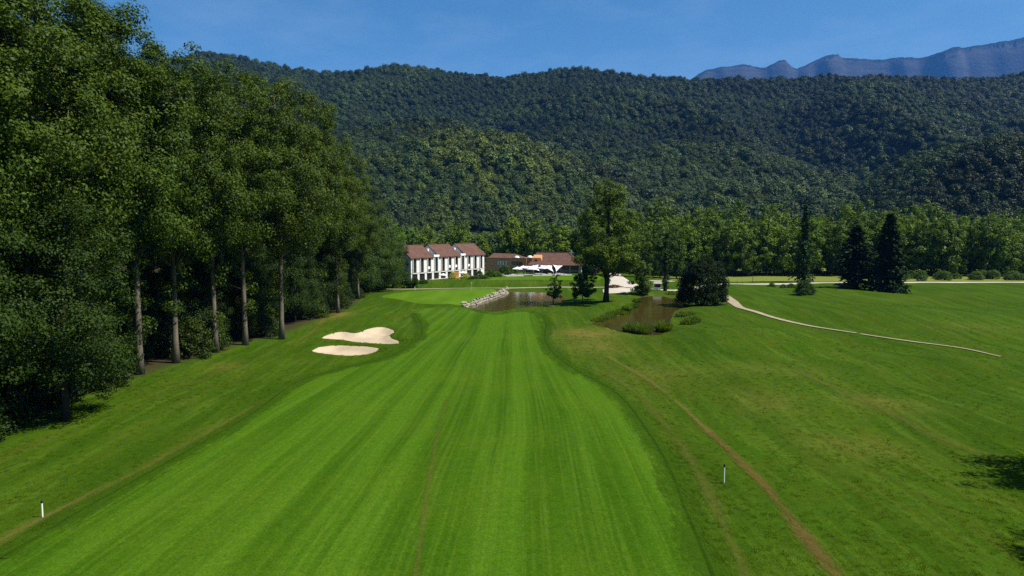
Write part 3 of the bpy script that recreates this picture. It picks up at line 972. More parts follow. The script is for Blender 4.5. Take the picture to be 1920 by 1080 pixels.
def make_conifer(name, Ht, rad, tiers, per, cards, size, mat, droop=0.35, base=0.05, loose=0.0, power=0.9):
    mb = MB()
    mb.tube([(0, 0, -0.5), (0, 0, Ht * 0.5), (0, 0, Ht * 0.98)], [0.022 * Ht, 0.012 * Ht, 0.02], 8)
    P, T = [], []
    for i in range(tiers):
        f = (i + rng.uniform(0, 0.5)) / tiers
        z0 = Ht * (base + (0.985 - base) * f)
        r = rad * (1 - f) ** power * rng.uniform(0.72 - loose, 1.1) + 0.25
        for k in range(per):
            a = rng.uniform(0, 6.28)
            rl = r * rng.uniform(0.65, 1.1)
            d = np.array([math.cos(a), math.sin(a), -droop * rng.uniform(0.5, 1.3)])
            p0 = np.array([0, 0, z0])
            if i % 2 == 0 and k % 3 == 0:
                tube_np(mb, p0, p0 + d * rl * 0.9, 0.05, 0.012, 4, 0.05, 2)
            m = max(4, int(cards * (0.35 + rl / rad)))
            t = rng.random(m) ** 0.6
            q = p0 + d * (t * rl)[:, None] + rng.normal(size=(m, 3)) * np.array([0.22, 0.22, 0.16]) * (0.5 + 0.12 * rl)
            P.append(q)
            T.append(np.repeat(d[None], m, 0))
    P, T = np.vstack(P), np.vstack(T)
    n = len(P)
    t = T + rng.normal(size=(n, 3)) * 0.5
    t /= np.linalg.norm(t, axis=1)[:, None]
    b = np.cross(t, np.array([0, 0, 1.0]) + rng.normal(size=(n, 3)) * 0.6)
    b /= np.linalg.norm(b, axis=1)[:, None] + 1e-9
    s = size * rng.uniform(0.6, 1.3, n)
    L, W = t * (s * 0.6)[:, None], b * (s * 0.3)[:, None]
    V = np.stack([P - L, P + W, P + L, P - W], 1).reshape(-1, 3)
    V[:, 2] = np.maximum(V[:, 2], 0.05)
    crown = mesh_np(name, V, np.arange(4 * n).reshape(n, 4), None, mat, attrs={'tint': np.repeat(np.clip(rng.normal(0.5, 0.25, n), 0, 1), 4)})
    tm = bpy.data.meshes.new(name + '_trunk')
    tm.from_pydata(mb.v, [], mb.f)
    tm.update()
    tm.materials.append(M['bark_dark'])
    return tm, crown

# ------------------------------------------------------------------ the wood beside the fairway
def poplar(px, py, ht, var, label, group=None, rz=None, wide=1.0, tint=None, z=0.3):
    x, y = G(px, py, z)
    s = ht / 36.0
    return put_tree('poplar_tree', POP[var], x, y, label, 'tree', group, s * wide, s, rz, tint or rtint(0.08))

poplar(528, 634, 37.5, 0, 'tall poplar with the thickest bare pale trunk at the wood edge', wide=0.95, rz=0.5)
poplar(460, 646, 37.5, 1, 'tall poplar with pale lower trunk, next before the thickest trunk', wide=0.92, rz=2.0)
poplar(405, 660, 35.3, 2, 'tall poplar with slim pale trunk, third trunk from the bunkers', wide=0.95, rz=4.0)
poplar(634, 590, 31, 1, 'dark trunked poplar closest to the bunkers', wide=0.92, rz=1.0, tint=(1.15, 1.08, 0.9))
poplar(605, 590, 33, 2, 'leaning pale poplar just behind the dark trunk by the bunkers', wide=0.9, rz=3.0, tint=(1.1, 1.05, 0.9))
poplar(585, 598, 38, 0, 'slender poplar between the thick pale trunk and the bunkers', wide=0.9, rz=5.0)
EDGE_P = [(330, 680, 36), (262, 702, 38), (190, 722, 38), (120, 735, 39), (60, 765, 38), (-40, 760, 39), (-70, 800, 38), (10, 715, 39), (640, 566, 29), (672, 560, 28)]
EDGE_L = ['tall poplar, fourth trunk from the bunkers along the wood edge', 'tall poplar, fifth trunk from the bunkers along the wood edge', 'tall poplar, sixth trunk from the bunkers, rising beside the overhanging tree',
          'tall poplar whose crown rises straight above the overhanging leafy tree', 'tall poplar reaching the top edge of the picture near its corner', None, None, None,
          'shorter poplar, first beyond the dark trunk by the bunkers', 'shorter poplar, second beyond the dark trunk by the bunkers']
for i, (px, py, h_) in enumerate(EDGE_P):
    poplar(px, py, h_, i % 3, EDGE_L[i] or 'tall poplar cut by the side edge of the picture', None if EDGE_L[i] else 'poplars cut by the picture edge')
for i in range(30):                         # rows behind the edge
    y = 48 + (i % 15) * 8.2 + rng.uniform(-2, 2)
    x = -47 - 9.5 * (i // 15) - rng.uniform(0, 4) - 3 * (y < 70)
    s = rng.uniform(33, 39) / 36 * (0.8 if y > 135 else 1.0)
    put_tree('poplar_tree', POP[i % 3], x, y, 'poplar standing deeper in the wood behind the edge trees', 'tree', 'poplars deeper in the wood', s, s, None, rtint(0.1))
# smaller trees at the lower end of the wood, near the hotel
for px, py, h_ in ((672, 552, 17), (700, 546, 18), (715, 543, 14), (737, 539, 13), (690, 541, 21), (728, 533, 15), (752, 532, 11), (660, 545, 24), (640, 548, 26)):
    x, y = G(px, py, 0.3)
    put_tree('broadleaf_tree', BRD[rng.integers(3)], x, y, 'leafy dark tree between the wood and the hotel end wall', 'tree', 'trees closing the wood near the hotel', h_ / 14 * 0.92, h_ / 14, None, rtint(0.1))
# understory
for i in range(40):
    y = 66 + (i % 20) * 5.6 + rng.uniform(-2, 2)
    edge = np.interp(y, WOOD[:13, 1], WOOD[:13, 0])
    x = edge - 5.5 - rng.uniform(0.5, 4) - 7.5 * (i // 21)
    s = rng.uniform(0.55, 1.15) * 1.0
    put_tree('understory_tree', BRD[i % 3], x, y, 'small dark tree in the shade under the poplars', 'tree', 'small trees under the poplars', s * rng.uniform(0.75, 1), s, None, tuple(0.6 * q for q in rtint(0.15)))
for i in range(20):
    y = 68 + i * 5.9 + rng.uniform(-1.5, 1.5)
    edge = np.interp(y, WOOD[:13, 1], WOOD[:13, 0])
    x = edge - rng.uniform(3.5, 6.0) - (4 if i % 3 == 2 else 0)
    s = rng.uniform(0.5, 1.3)
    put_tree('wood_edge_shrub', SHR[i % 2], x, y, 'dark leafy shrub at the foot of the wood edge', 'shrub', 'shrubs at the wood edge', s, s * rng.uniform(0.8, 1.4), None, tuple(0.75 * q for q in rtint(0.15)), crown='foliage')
OVH = make_tree('overhang', 18, 0.3, 0.19, lambda t: 5.4 * math.sqrt(max(0.04, 1 - (2 * (t - 0.4)) ** 2 * 0.75)), 34, 5, 1.3, 230, 0.21, M['leaf_dark'], M['bark_dark'], rise=0.35, extra=20, shell=0.6)
for i in range(7):
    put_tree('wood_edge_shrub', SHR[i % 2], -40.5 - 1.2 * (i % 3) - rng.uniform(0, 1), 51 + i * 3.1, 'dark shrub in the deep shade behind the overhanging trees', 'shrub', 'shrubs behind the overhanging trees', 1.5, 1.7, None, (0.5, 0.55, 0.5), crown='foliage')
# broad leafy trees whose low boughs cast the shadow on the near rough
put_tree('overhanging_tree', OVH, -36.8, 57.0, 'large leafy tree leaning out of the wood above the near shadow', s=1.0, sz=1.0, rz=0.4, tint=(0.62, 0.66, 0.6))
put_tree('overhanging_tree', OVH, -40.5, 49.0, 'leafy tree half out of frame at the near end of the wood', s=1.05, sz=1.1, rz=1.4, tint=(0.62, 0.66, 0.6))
# two trees just outside the frame whose shadows reach into it
put_tree('roadside_tree', BRD[2], 44.3, 43.6, 'leafy tree outside the frame throwing the upper right-hand shadow', s=1.15, rz=0.2)
put_tree('roadside_tree', BRD[1], 36.9, 31.2, 'leafy tree outside the frame throwing the bottom corner shadow', s=1.1, rz=2.2)

# ------------------------------------------------------------------ single trees round the ponds
x, y = G(1136, 569)
big = make_tree('pond_tree', 26.5, 0.5, 0.27, lambda t: 7.4 * math.sin(math.pi * min(0.97, 0.22 + t * 0.70)) ** 0.8 * (1.0 - 0.25 * t), 36, 5, 1.2, 140, 0.36, M['leaf_mid'], M['bark_dark'], rise=0.6, extra=22, tilt=(1.2, 0), stems=[(-3.6, 0.5, 4.0, 13.0, 0.32)], sprouts=0)
put_tree('pond_tree', big, x, y, 'large dark trunked tree standing between the two ponds', s=1.1, sz=1.0, rz=0.0, tint=(1.0, 0.95, 0.9))
x, y = G(1203, 552)
put_tree('low_tree', make_tree('low_tree', 8.5, 0.16, 0.08, lambda t: 2.6 * math.sqrt(max(0.05, 1 - (2 * (t - 0.5)) ** 2 * 0.8)), 22, 4, 0.75, 90, 0.3, M['leaf_mid'], M['bark_dark'], extra=10), x, y, 'bushy low tree on the pond bank under the large tree', rz=1.0)
x, y = G(1037, 571)
st_a = make_tree('slim_tree', 6.3, 0.09, 0.30, lambda t: 1.55 * math.sqrt(max(0.05, 1 - (2 * (t - 0.4)) ** 2 * 0.8)), 18, 4, 0.42, 46, 0.24, M['leaf_dark'], M['bark_dark'], rise=0.5)
put_tree('young_tree', st_a, x, y, 'small sparse young tree on the bank by the brown pond', rz=0.3)
x, y = G(1092, 569)
st_b = make_tree('young_tree', 7.6, 0.10, 0.27, lambda t: 2.5 * math.sqrt(max(0.05, 1 - (2 * (t - 0.4)) ** 2 * 0.8)), 24, 4, 0.6, 80, 0.28, M['leaf_dark'], M['bark_dark'], rise=0.4, extra=8)
put_tree('young_tree', st_b, x, y, 'rounder dark young tree next to the large pond tree', rz=0.3, tint=(0.75, 0.8, 0.8))

def ivy_tree():
    mb = MB()
    mb.tube([(0, 0, -0.5), (0.1, 0, 5), (0.2, 0, 11), (0.3, 0, 15.5)], [0.55, 0.45, 0.35, 0.12], 8)
    C, Rd = [], []
    for i in range(60):
        z = rng.uniform(0.5, 12.5)
        a = rng.uniform(0, 6.28)
        C.append((0.1 + 0.6 * math.cos(a), 0.6 * math.sin(a), z))
        Rd.append(rng.uniform(0.35, 0.62))
    for (dx, dz) in ((-2.6, 12.5), (2.6, 13.2), (-1.5, 11), (1.6, 10.2), (0.4, 16), (-0.4, 14.5), (2.2, 9.0), (-2.6, 9.6)):
        dy = rng.uniform(-1.2, 1.2)
        tube_np(mb, (0.15, 0, dz - 4.5), (dx, dy, dz), 0.16, 0.04, 5, 0.2, 4)
        for k in range(9):
            t = rng.uniform(0.3, 1)
            C.append(np.array([0.15, 0, dz - 4.5]) * (1 - t) + np.array([dx, dy, dz]) * t + rng.normal(size=3) * 0.35)
            Rd.append(rng.uniform(0.45, 0.85))
    V, Q, t = leaf_cards(C, Rd, 75, 0.3)
    tm = bpy.data.meshes.new('ivy_trunk')
    tm.from_pydata(mb.v, [], mb.f)
    tm.update()
    tm.materials.append(M['bark_dark'])
    return tm, mesh_np('ivy_crown', V, Q, None, M['leaf_dark'], attrs={'tint': t})
x, y = G(1247, 545)
put_tree('ivy_tree', ivy_tree(), x, y, 'narrow tree with ivy wrapped trunk and stubby crown beside the hut', rz=0.0)

def yew():
    C, Rd = [], []
    mb = MB()
    for k in range(9):
        a = k * 0.7
        tube_np(mb, (rng.normal() * 0.8, rng.normal() * 0.8, -0.2), (3.2 * math.cos(a), 3.2 * math.sin(a), rng.uniform(4, 8)), 0.18, 0.05, 5, 0.3, 4)
    n = 230
    for i in range(n):
        a = i * 2.39996
        f = (i + 0.5) / n
        zf = f
        rr = (1 - zf ** 3.2) ** 0.55 * rng.uniform(0.72, 1.04) * (0.86 + 0.14 * math.sin(a * 3 + 1))
        C.append((rr * 5.7 * math.cos(a) + 0.7 * zf, rr * 4.8 * math.sin(a), 0.6 + zf * 8.7 + rng.normal() * 0.45))
        Rd.append(rng.uniform(0.7, 1.25))
    V, Q, t = leaf_cards(C, Rd, 130, 0.36, elong=1.3, aspect=0.4, up=0.8)
    V[:, 2] = np.maximum(V[:, 2], 0.02)
    tm = bpy.data.meshes.new('yew_stems')
    tm.from_pydata(mb.v, [], mb.f)
    tm.update()
    tm.materials.append(M['bark_dark'])
    return tm, mesh_np('yew_crown', V, Q, None, M['yew'], attrs={'tint': t})
x, y = G(1318, 573)
put_tree('yew_bush', yew(), x, y + 2, 'huge dark round evergreen bush beside the reedy pond', 'bush', rz=0.0)

con_a = make_conifer('spruce', 26, 5.2, 46, 9, 14, 0.75, M['needle'], 0.5, 0.03, 0.35, 0.95)
con_b = make_conifer('cedar', 20, 5.6, 40, 10, 18, 0.75, M['needle'], 0.3, 0.02, 0.4, 0.6)
con_c = make_conifer('fir', 20.5, 5.0, 50, 13, 20, 0.7, M['needle'], 0.4, 0.0, 0.15, 0.66)
x, y = G(1517, 531)
put_tree('conifer_tree', con_a, x, y + 4, 'tallest thin spired conifer behind the pale lane', s=1.0, sz=0.93, rz=0.3, tint=(1.8, 1.9, 1.5))
x, y = G(1603, 541)
put_tree('conifer_tree', con_b, x, y, 'loose broad conifer joined to the blackest pyramid conifer', s=1.5, sz=0.88, rz=0.9)
x, y = G(1664, 546)
put_tree('conifer_tree', con_c, x, y, 'dense black pyramid shaped conifer on the course edge', s=1.2, sz=1.02, rz=1.9)

for px, py, s, lab in ((1508, 550, 1.15, 'round dark bush on the rough in front of the conifers'), (1447, 538, 0.8, 'dark little bush, first beyond the gravel path'),
                       (1468, 540, 0.7, 'low bush beside the round dark bush, first of two'), (1484, 540, 0.8, 'low bush touching the round dark bush'), (1795 // 1, 700, 0.0, '')):
    if s:
        x, y = G(px, py)
        put_tree('bush', SHR[0] if s > 1 else SHS[0], x, y, lab, 'bush', None, s if s > 1 else s * 1.4, s if s > 1 else s * 1.3, None, (0.75, 0.85, 0.8), crown='foliage')

# ------------------------------------------------------------------ woodland behind the lane and the clubhouse
def wood_tree(x, y, s, sz, tint, label, group, var=None):
    put_tree('woodland_tree', ORC[rng.integers(4) if var is None else var], x, y, label, 'tree', group, s, sz, None, tint)

for row in range(4):
    for i in range(27):
        x = 30 + i * 7.3 + rng.uniform(-1.6, 1.6) + 3.6 * (row % 2)
        y = 243 + row * 8.5 + rng.uniform(-2.2, 2.2) + (6 if x < 60 else 0)
        s = rng.uniform(0.8, 1.25)
        g = rng.uniform(0.75, 1.2)
        wood_tree(x, y, s, s * rng.uniform(1.0, 1.12), (g * 1.08, g * 1.1, g * 0.85), 'green woodland tree in the even belt behind the lane', 'woodland belt behind the lane')
for i in range(24):
    x = 45 + i * 10.5 + rng.uniform(-3, 3)
    y = 330 + rng.uniform(-14, 14)
    s = rng.uniform(1.25, 1.6)
    g = rng.uniform(0.7, 1.0)
    wood_tree(x, y, s, s * rng.uniform(1.0, 1.15), (g * 1.25, g * 1.25, g), 'taller darker tree rising behind the woodland belt', 'taller trees behind the woodland belt')
for i in range(16):     # behind the hotel and the restaurant
    x = -62 + i * 7.2 + rng.uniform(-2, 2)
    y = 286 + rng.uniform(-8, 8) + (i % 2) * 12
    s = rng.uniform(0.8, 1.15)
    wood_tree(x, y, s, s * rng.uniform(0.9, 1.1), tuple(1.25 * q for q in rtint(0.15)), 'green tree standing behind the clubhouse roofs', 'trees behind the clubhouse')
for px, top, lab, tint in ((962, 410, 'bright yellow-green tree above the link building', (1.7, 1.5, 1.0)), (1052, 424, 'bright yellow-green tree above the restaurant ridge', (1.6, 1.5, 1.0)), (1095, 405, 'dark tree between the restaurant and the large pond tree', (0.7, 0.8, 0.8))):
    yy = 292.0
    wood_tree((px - CX) / F * yy, yy, 1.15, (CAMZ + (430 - top) / F * yy) / 17.0, tint, lab, None)
for i in range(6):
    x = 31 + i * 4.5 + rng.uniform(-1, 1)
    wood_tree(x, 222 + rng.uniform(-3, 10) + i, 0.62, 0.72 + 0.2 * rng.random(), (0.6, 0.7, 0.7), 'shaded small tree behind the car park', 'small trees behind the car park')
# hedge line under the belt
for i in range(34):
    x = 112 + i * 2.7 + rng.uniform(-0.8, 0.8)
    s = rng.uniform(0.55, 1.05)
    put_tree('hedgerow_bush', SHR[i % 2], x, 224 + rng.uniform(-5, 6), 'green hedgerow bush along the lane under the woodland', 'bush', 'hedgerow bushes along the lane', s * 1.2, s * rng.uniform(0.8, 1.2), None, (1.5, 1.5, 1.1), crown='foliage')

# ------------------------------------------------------------------ far forest (one mass), instanced crowns
def far_crown(seed, rx, h, conif=False):
    if conif:
        C = [(0, 0, 0.12 * h + 0.8 * h * k / 9) for k in range(10)]
        Rd = [rx * (1 - k / 10.5) for k in range(10)]
        V, Q, t = leaf_cards(C, Rd, 50, 1.2, 0.5, 0.3)
    else:
        C, Rd = [], []
        for i in range(17):
            a, zf = i * 2.39996, (i + 0.5) / 17
            rr = math.sqrt(max(0.0, 1 - zf ** 2)) * 0.66
            C.append((rr * rx * math.cos(a) + rng.normal() * .35, rr * rx * math.sin(a) + rng.normal() * .35, h * (0.30 + 0.58 * zf)))
            Rd.append(rx * rng.uniform(0.26, 0.46))
        V, Q, t = leaf_cards(C, Rd, 38, 1.1, 0.9, 0.35, 0.85, 0.25, out_c=np.array([0, 0, h * 0.35]), jit=0.3)
    me = mesh_np('forest_crown', V, Q, None, M['leaf_forest'], attrs={'tint': t})
    return bpy.data.objects.new('forest_crown', me)

fc = bpy.data.collections.new('forest_sources')
for k in range(7):
    fc.objects.link(far_crown(k, rng.uniform(5.0, 6.6), rng.uniform(10, 12.5), conif=(k == 6)))

def forest_group(fc):
    ng = bpy.data.node_groups.new('forest_scatter', 'GeometryNodeTree')
    ng.interface.new_socket('Geometry', in_out='INPUT', socket_type='NodeSocketGeometry')
    ng.interface.new_socket('Geometry', in_out='OUTPUT', socket_type='NodeSocketGeometry')
    nd, lk = ng.nodes, ng.links
    gi, go = nd.new('NodeGroupInput'), nd.new('NodeGroupOutput')
    ci = nd.new('GeometryNodeCollectionInfo')
    ci.inputs['Collection'].default_value = fc
    ci.inputs['Separate Children'].default_value = True
    ci.inputs['Reset Children'].default_value = True
    ip = nd.new('GeometryNodeInstanceOnPoints')
    ip.inputs['Pick Instance'].default_value = True
    def na(name, typ):
        a = nd.new('GeometryNodeInputNamedAttribute')
        a.data_type = typ
        a.inputs['Name'].default_value = name
        return a.outputs['Attribute']
    lk.new(gi.outputs[0], ip.inputs['Points'])
    lk.new(ci.outputs[0], ip.inputs['Instance'])
    lk.new(na('kindex', 'INT'), ip.inputs['Instance Index'])
    cb = nd.new('ShaderNodeCombineXYZ')
    lk.new(na('rotz', 'FLOAT'), cb.inputs[2])
    er = nd.new('FunctionNodeEulerToRotation')
    lk.new(cb.outputs[0], er.inputs[0])
    lk.new(er.outputs[0], ip.inputs['Rotation'])
    lk.new(na('scl', 'FLOAT'), ip.inputs['Scale'])
    lk.new(ip.outputs[0], go.inputs[0])
    return ng
FG = forest_group(fc)

def forest(name, P, tint, scl, kidx, label, grp=None, cat='forest'):
    me = bpy.data.meshes.new(name)
    n = len(P)
    me.vertices.add(n)
    me.vertices.foreach_set('co', np.asarray(P, np.float32).ravel())
    a = me.attributes.new('itint', 'FLOAT_VECTOR', 'POINT')
    a.data.foreach_set('vector', np.asarray(tint, np.float32).ravel())
    a = me.attributes.new('scl', 'FLOAT', 'POINT')
    a.data.foreach_set('value', np.asarray(scl, np.float32))
    a = me.attributes.new('rotz', 'FLOAT', 'POINT')
    a.data.foreach_set('value', rng.uniform(0, 6.28, n).astype(np.float32))
    a = me.attributes.new('kindex', 'INT', 'POINT')
    a.data.foreach_set('value', np.asarray(kidx, np.int32))
    me.update()
    o = link(name, me, kind='stuff', label=label, category=cat)
    o.modifiers.new('scatter', 'NODES').node_group = grp or FG
    return o

def scatter(x0, x1, y0, y1, sp):
    gx, gy = np.meshgrid(np.arange(x0, x1, sp), np.arange(y0, y1, sp * 0.9))
    gx[1::2] += sp / 2
    gx = gx.ravel() + rng.uniform(-.6, .6, gx.size) * sp
    gy = gy.ravel() + rng.uniform(-.6, .6, gy.size) * sp
    return gx, gy

def build_forest():
    xa, ya = scatter(-1500, 1900, 980, 1860, 9.0)
    xc, yc = scatter(-760, 1050, 500, 980, 6.8)
    xa, ya = np.r_[xa, xc], np.r_[ya, yc]
    xb, yb = scatter(-1500, 1900, 500, 1860, 17.0)
    keepb = fbm(xb / 70, yb / 70, 3, 91) + rng.normal(0, 0.08, len(xb)) > 0.5
    xb, yb = xb[keepb], yb[keepb]
    x, y = np.r_[xa, xb], np.r_[ya, yb]
    s0 = np.r_[rng.uniform(0.55, 1.05, len(xa)), rng.uniform(1.1, 1.75, len(xb))]
    px = CX + F * x / y
    k = (px > 250) & (px < 2150) & ~((px < 560) & (y < 1350))
    x, y, px, s0 = x[k], y[k], px[k], s0[k]
    z = HILL(x, y)
    py = 430 - F * (z - CAMZ) / y
    # meadow clearings near the crest
    clear = np.zeros(len(x), bool)
    for cx_, cy_, w_, h_ in ((733, 149, 16, 3.5), (752, 154, 10, 3), (1062, 156, 20, 3.5), (1185, 168, 14, 4), (1290, 156, 16, 3), (1395, 158, 14, 3), (880, 152, 20, 2.5)):
        clear |= (((px - cx_) / w_) ** 2 + ((py - cy_) / h_) ** 2) < 1
    # bare rock scars
    for cx_, cy_, w_, h_ in ((1578, 238, 9, 5), (1868, 222, 12, 6), (1593, 250, 6, 3), (1377, 218, 5, 6), (1512, 196, 9, 5)):
        clear |= (((px - cx_) / w_) ** 2 + ((py - cy_) / h_) ** 2) < 1
    keep = (z > -2) & ~clear
    x, y, z, px, py, s0 = x[keep], y[keep], z[keep], px[keep], py[keep], s0[keep]
    n = len(x)
    b = fbm(x / 110, y / 130, 4, 41)
    b2 = fbm(x / 28, y / 34, 2, 43)
    light = np.clip((b - 0.5) * 2.6, -0.5, 1) * 0.5 + (b2 - 0.5) * 0.5
    sp = np.exp(-((x + 45) / 150) ** 2 - ((y - 720) / 190) ** 2)
    v = 0.66 + 0.85 * light + rng.normal(0, 0.22, n) + 0.35 * sp
    v = np.clip(v, 0.4, 2.2)
    yel = np.clip(0.25 * light + 0.75 * sp * (b2 > 0.46) + rng.normal(0, 0.10, n) + 0.35 * (rng.random(n) > 0.965), 0, 1)
    cool = rng.random(n) * 0.2
    tint = np.c_[v * (1 + 0.75 * yel) * (1 - cool * 0.7), v * (1 + 0.35 * yel) * (1 - 0.4 * cool), v * (1.0 - 0.25 * yel) * (1 + 0.5 * cool)]
    kidx = np.where(rng.random(n) < 0.02, 6, rng.integers(0, 6, n))
    s = s0
    forest('hillside_forest', np.c_[x, y, z - 3.5], tint, s, kidx, 'dense broadleaf forest covering the whole hillside')
    x, y = scatter(230, 640, 470, 820, 6.8)
    z = SPUR(x, y)
    k = (z > 0.0) & (CX + F * x / y < 2120)
    x, y, z = x[k], y[k], z[k]
    n = len(x)
    b = fbm(x / 40, y / 40, 3, 61)
    v = np.clip(0.52 + 0.8 * (b - 0.5) + rng.normal(0, 0.12, n), 0.3, 1.6)
    tint = np.c_[v * 0.92, v * 1.05, v * 0.8]
    forest('slope_forest', np.c_[x, y, z - 2.5], tint, rng.uniform(0.75, 1.2, n), np.where(rng.random(n) < 0.08, 6, rng.integers(0, 6, n)), 'dark mixed forest on the nearer slope behind the conifers')
    x, y = scatter(-160, 420, 345, 560, 8.2)
    k = (HILL(x, y) < 6) & (SPUR(x, y) < 4)
    x, y = x[k], y[k]
    n = len(x)
    v = np.clip(0.95 + 0.8 * (fbm(x / 35, y / 35, 3, 71) - 0.5) + rng.normal(0, 0.12, n), 0.4, 1.6)
    forest('valley_forest', np.c_[x, y, np.zeros(n) - 0.5], np.c_[v * 1.05, v * 1.05, v * 0.8], rng.uniform(0.95, 1.45, n), rng.integers(0, 6, n), 'green valley wood between the course and the hill')
build_forest()

# ------------------------------------------------------------------ standing grass in the rough
def tuft_src(k, h, rad, nb):
    a, rr = rng.uniform(0, 6.28, nb), rad * np.sqrt(rng.random(nb))
    p = np.c_[rr * np.cos(a), rr * np.sin(a), np.zeros(nb) - 0.01]
    hh = h * rng.uniform(0.5, 1.1, nb)
    ln = rng.normal(size=(nb, 2)) * 0.45
    w = rand_dirs(nb) * np.array([1, 1, 0]) * 0.012
    tip = p + np.c_[ln * hh[:, None], hh]
    V = np.stack([p - w, p + w, tip], 1).reshape(-1, 3)
    me = mesh_np('grass_tuft', V, None, np.arange(3 * nb).reshape(nb, 3), M['leaf_grass'], attrs={'tint': np.repeat(rng.random(nb), 3)})
    return bpy.data.objects.new('grass_tuft', me)
M['leaf_grass'] = mat_leaf('standing_grass', (0.058, 0.110, 0.004), (0.125, 0.190, 0.008), 0.45, instancer=True, spec=0.02)
gc = bpy.data.collections.new('grass_sources')
for k in range(5):
    gc.objects.link(tuft_src(k, (0.06, 0.07, 0.08, 0.10, 0.14)[k], 0.16, 26))
GGRP = forest_group(gc)
def build_grass():
    P = []
    for y0, y1, den in ((22, 36, 13), (36, 52, 9), (52, 75, 5), (75, 110, 2.6), (110, 150, 1.3)):
        xl, xr = -0.78 * y1, 0.78 * y1
        n = int((xr - xl) * (y1 - y0) * den)
        x, y = rng.uniform(xl, xr, n), rng.uniform(y0, y1, n)
        P.append(np.c_[x, y])
    P = np.vstack(P)
    x, y = P.T
    ok = (np.abs(x) < 0.78 * y) & (sdist(x, y, FAIRWAY) > 0.12) & (sdist(x, y, WOOD) > -3)
    x, y = x[ok], y[ok]
    ok = np.ones(len(x), bool)
    for q in (BUNK_A, BUNK_B, POND_A, POND_B, GREEN):
        ok &= sdist(x, y, q) > 0.15
    dens = fbm(x / 1.3, y / 2.2, 3, 19) + 0.6 * fbm(x / 9, y / 14, 2, 23)
    ok &= dens + rng.normal(0, 0.25, len(x)) > 0.72
    for path in (RED_TRACK, TAN_TRACK):
        for q in path[::3]:
            ok &= (x - q[0]) ** 2 + (y - q[1]) ** 2 > 0.3
    x, y = x[ok], y[ok]
    n = len(x)
    v = 0.8 + 0.7 * (fbm(x / 3, y / 5, 3, 29) - 0.5) + rng.normal(0, 0.12, n)
    o = np.clip(fbm(x / 6, y / 9, 3, 37) * 1.6 - 0.5, 0, 1)
    forest('rough_grass', np.c_[x, y, H(x, y)], np.c_[v * (0.9 + 0.35 * o), v, v * 0.9], rng.uniform(0.7, 1.5, n), rng.choice(5, n, p=[.3, .28, .22, .14, .06]), 'uneven standing grass tufts across the rough', GGRP, 'grass')
RED_TRACK = resample(catmull(GG([(1590, 1110), (1560, 1075), (1500, 1000), (1440, 925), (1400, 880), (1360, 840), (1330, 810), (1290, 775)]), 8), 0.25)
TAN_TRACK = resample(catmull(GG([(-80, 1072), (0, 1016), (90, 968), (250, 890), (350, 836), (430, 790), (510, 745)]), 8), 0.25)
build_grass()

# ------------------------------------------------------------------ hotel block
HZ = 1.05
A = np.array(G(771, 528, HZ)); B = np.array(G(908, 516, HZ))
HL = float(np.hypot(*(B - A)))
hang = math.atan2(B[1] - A[1], B[0] - A[0])
hotel = thing('hotel_building', 'white hotel block with three stepped brown tiled roofs', 'building', (A[0], A[1], HZ), hang)
NB = 11
bw = HL / NB
EV, DP, RZH = 6.75, 9.4, 3.35
MB().box(0, HL, 0.45, DP, -0.6, EV).build('wall', M['white_wall'], hotel)
MB().box(-0.02, HL + 0.02, 0.0, 0.47, -0.6, 0.12).build('plinth', M['white_wall'], hotel)
MB().box(-0.02, HL + 0.02, -0.04, 0.5, 2.12, 2.42).build('string_course', M['white_wall'], hotel)
MB().box(0.0, HL, -0.07, -0.04, 2.38, 2.44).build('rail', M['dark_metal'], hotel)
for i in range(NB + 1):          # ground floor pillars and upper wall panels between the tall windows
    u = i * bw
    w = 0.42
    a, b = max(u - w, 0), min(u + w, HL)
    if i == NB:
        a = HL - bw * 0.55
    MB().box(a, b, 0.02, 0.46, 0.12, 2.12).build('pillar', M['white_wall'], hotel)
    w = 0.82 if 0 < i < NB else 0.95
    a, b = max(u - w, 0), min(u + w, HL)
    MB().box(a, b, 0.0, 0.46, 2.42, EV - 0.02).build('wall_panel', M['white_wall'], hotel)
for i in range(NB):
    u = (i + 0.5) * bw
    wnd = MB().box(u - 0.78, u + 0.78, 0.30, 0.44, 2.45, EV - 0.1).build('window', M['dark_metal'], hotel)
    MB().box(u - 0.70, u + 0.70, 0.24, 0.30, 2.55, 4.2).build('pane', M['glass'], wnd)
    MB().box(u - 0.70, u + 0.70, 0.24, 0.30, 4.5, EV - 0.2).build('pane', M['glass'], wnd)
    if i in (2, 5, 6, 8):
        MB().box(u - 0.55, u + 0.55, 0.215, 0.238, 3.25, 4.0).build('blind', M['white'], wnd)
    MB().box(u - 0.98, u - 0.84, -0.25, 0.30, 2.45, EV - 0.15).build('fin', M['white'], hotel)
    if i == 6:
        dr = MB().box(u - 1.15, u + 1.15, 0.1, 0.44, 0.12, 2.1).build('door', M['orange'], hotel)
        MB().box(u - 0.03, u + 0.03, 0.07, 0.1, 0.9, 1.2).build('handle', M['dark_metal'], dr)
    elif i < 10:
        wnd = MB().box(u - 1.12, u + 1.12, 0.33, 0.44, 0.2, 2.08).build('window', M['dark_metal'], hotel)
        MB().box(u - 1.02, u - 0.03, 0.28, 0.33, 0.28, 2.0).build('pane', M['glass'], wnd)
        MB().box(u + 0.03, u + 1.02, 0.28, 0.33, 0.28, 2.0).build('pane', M['glass'], wnd)
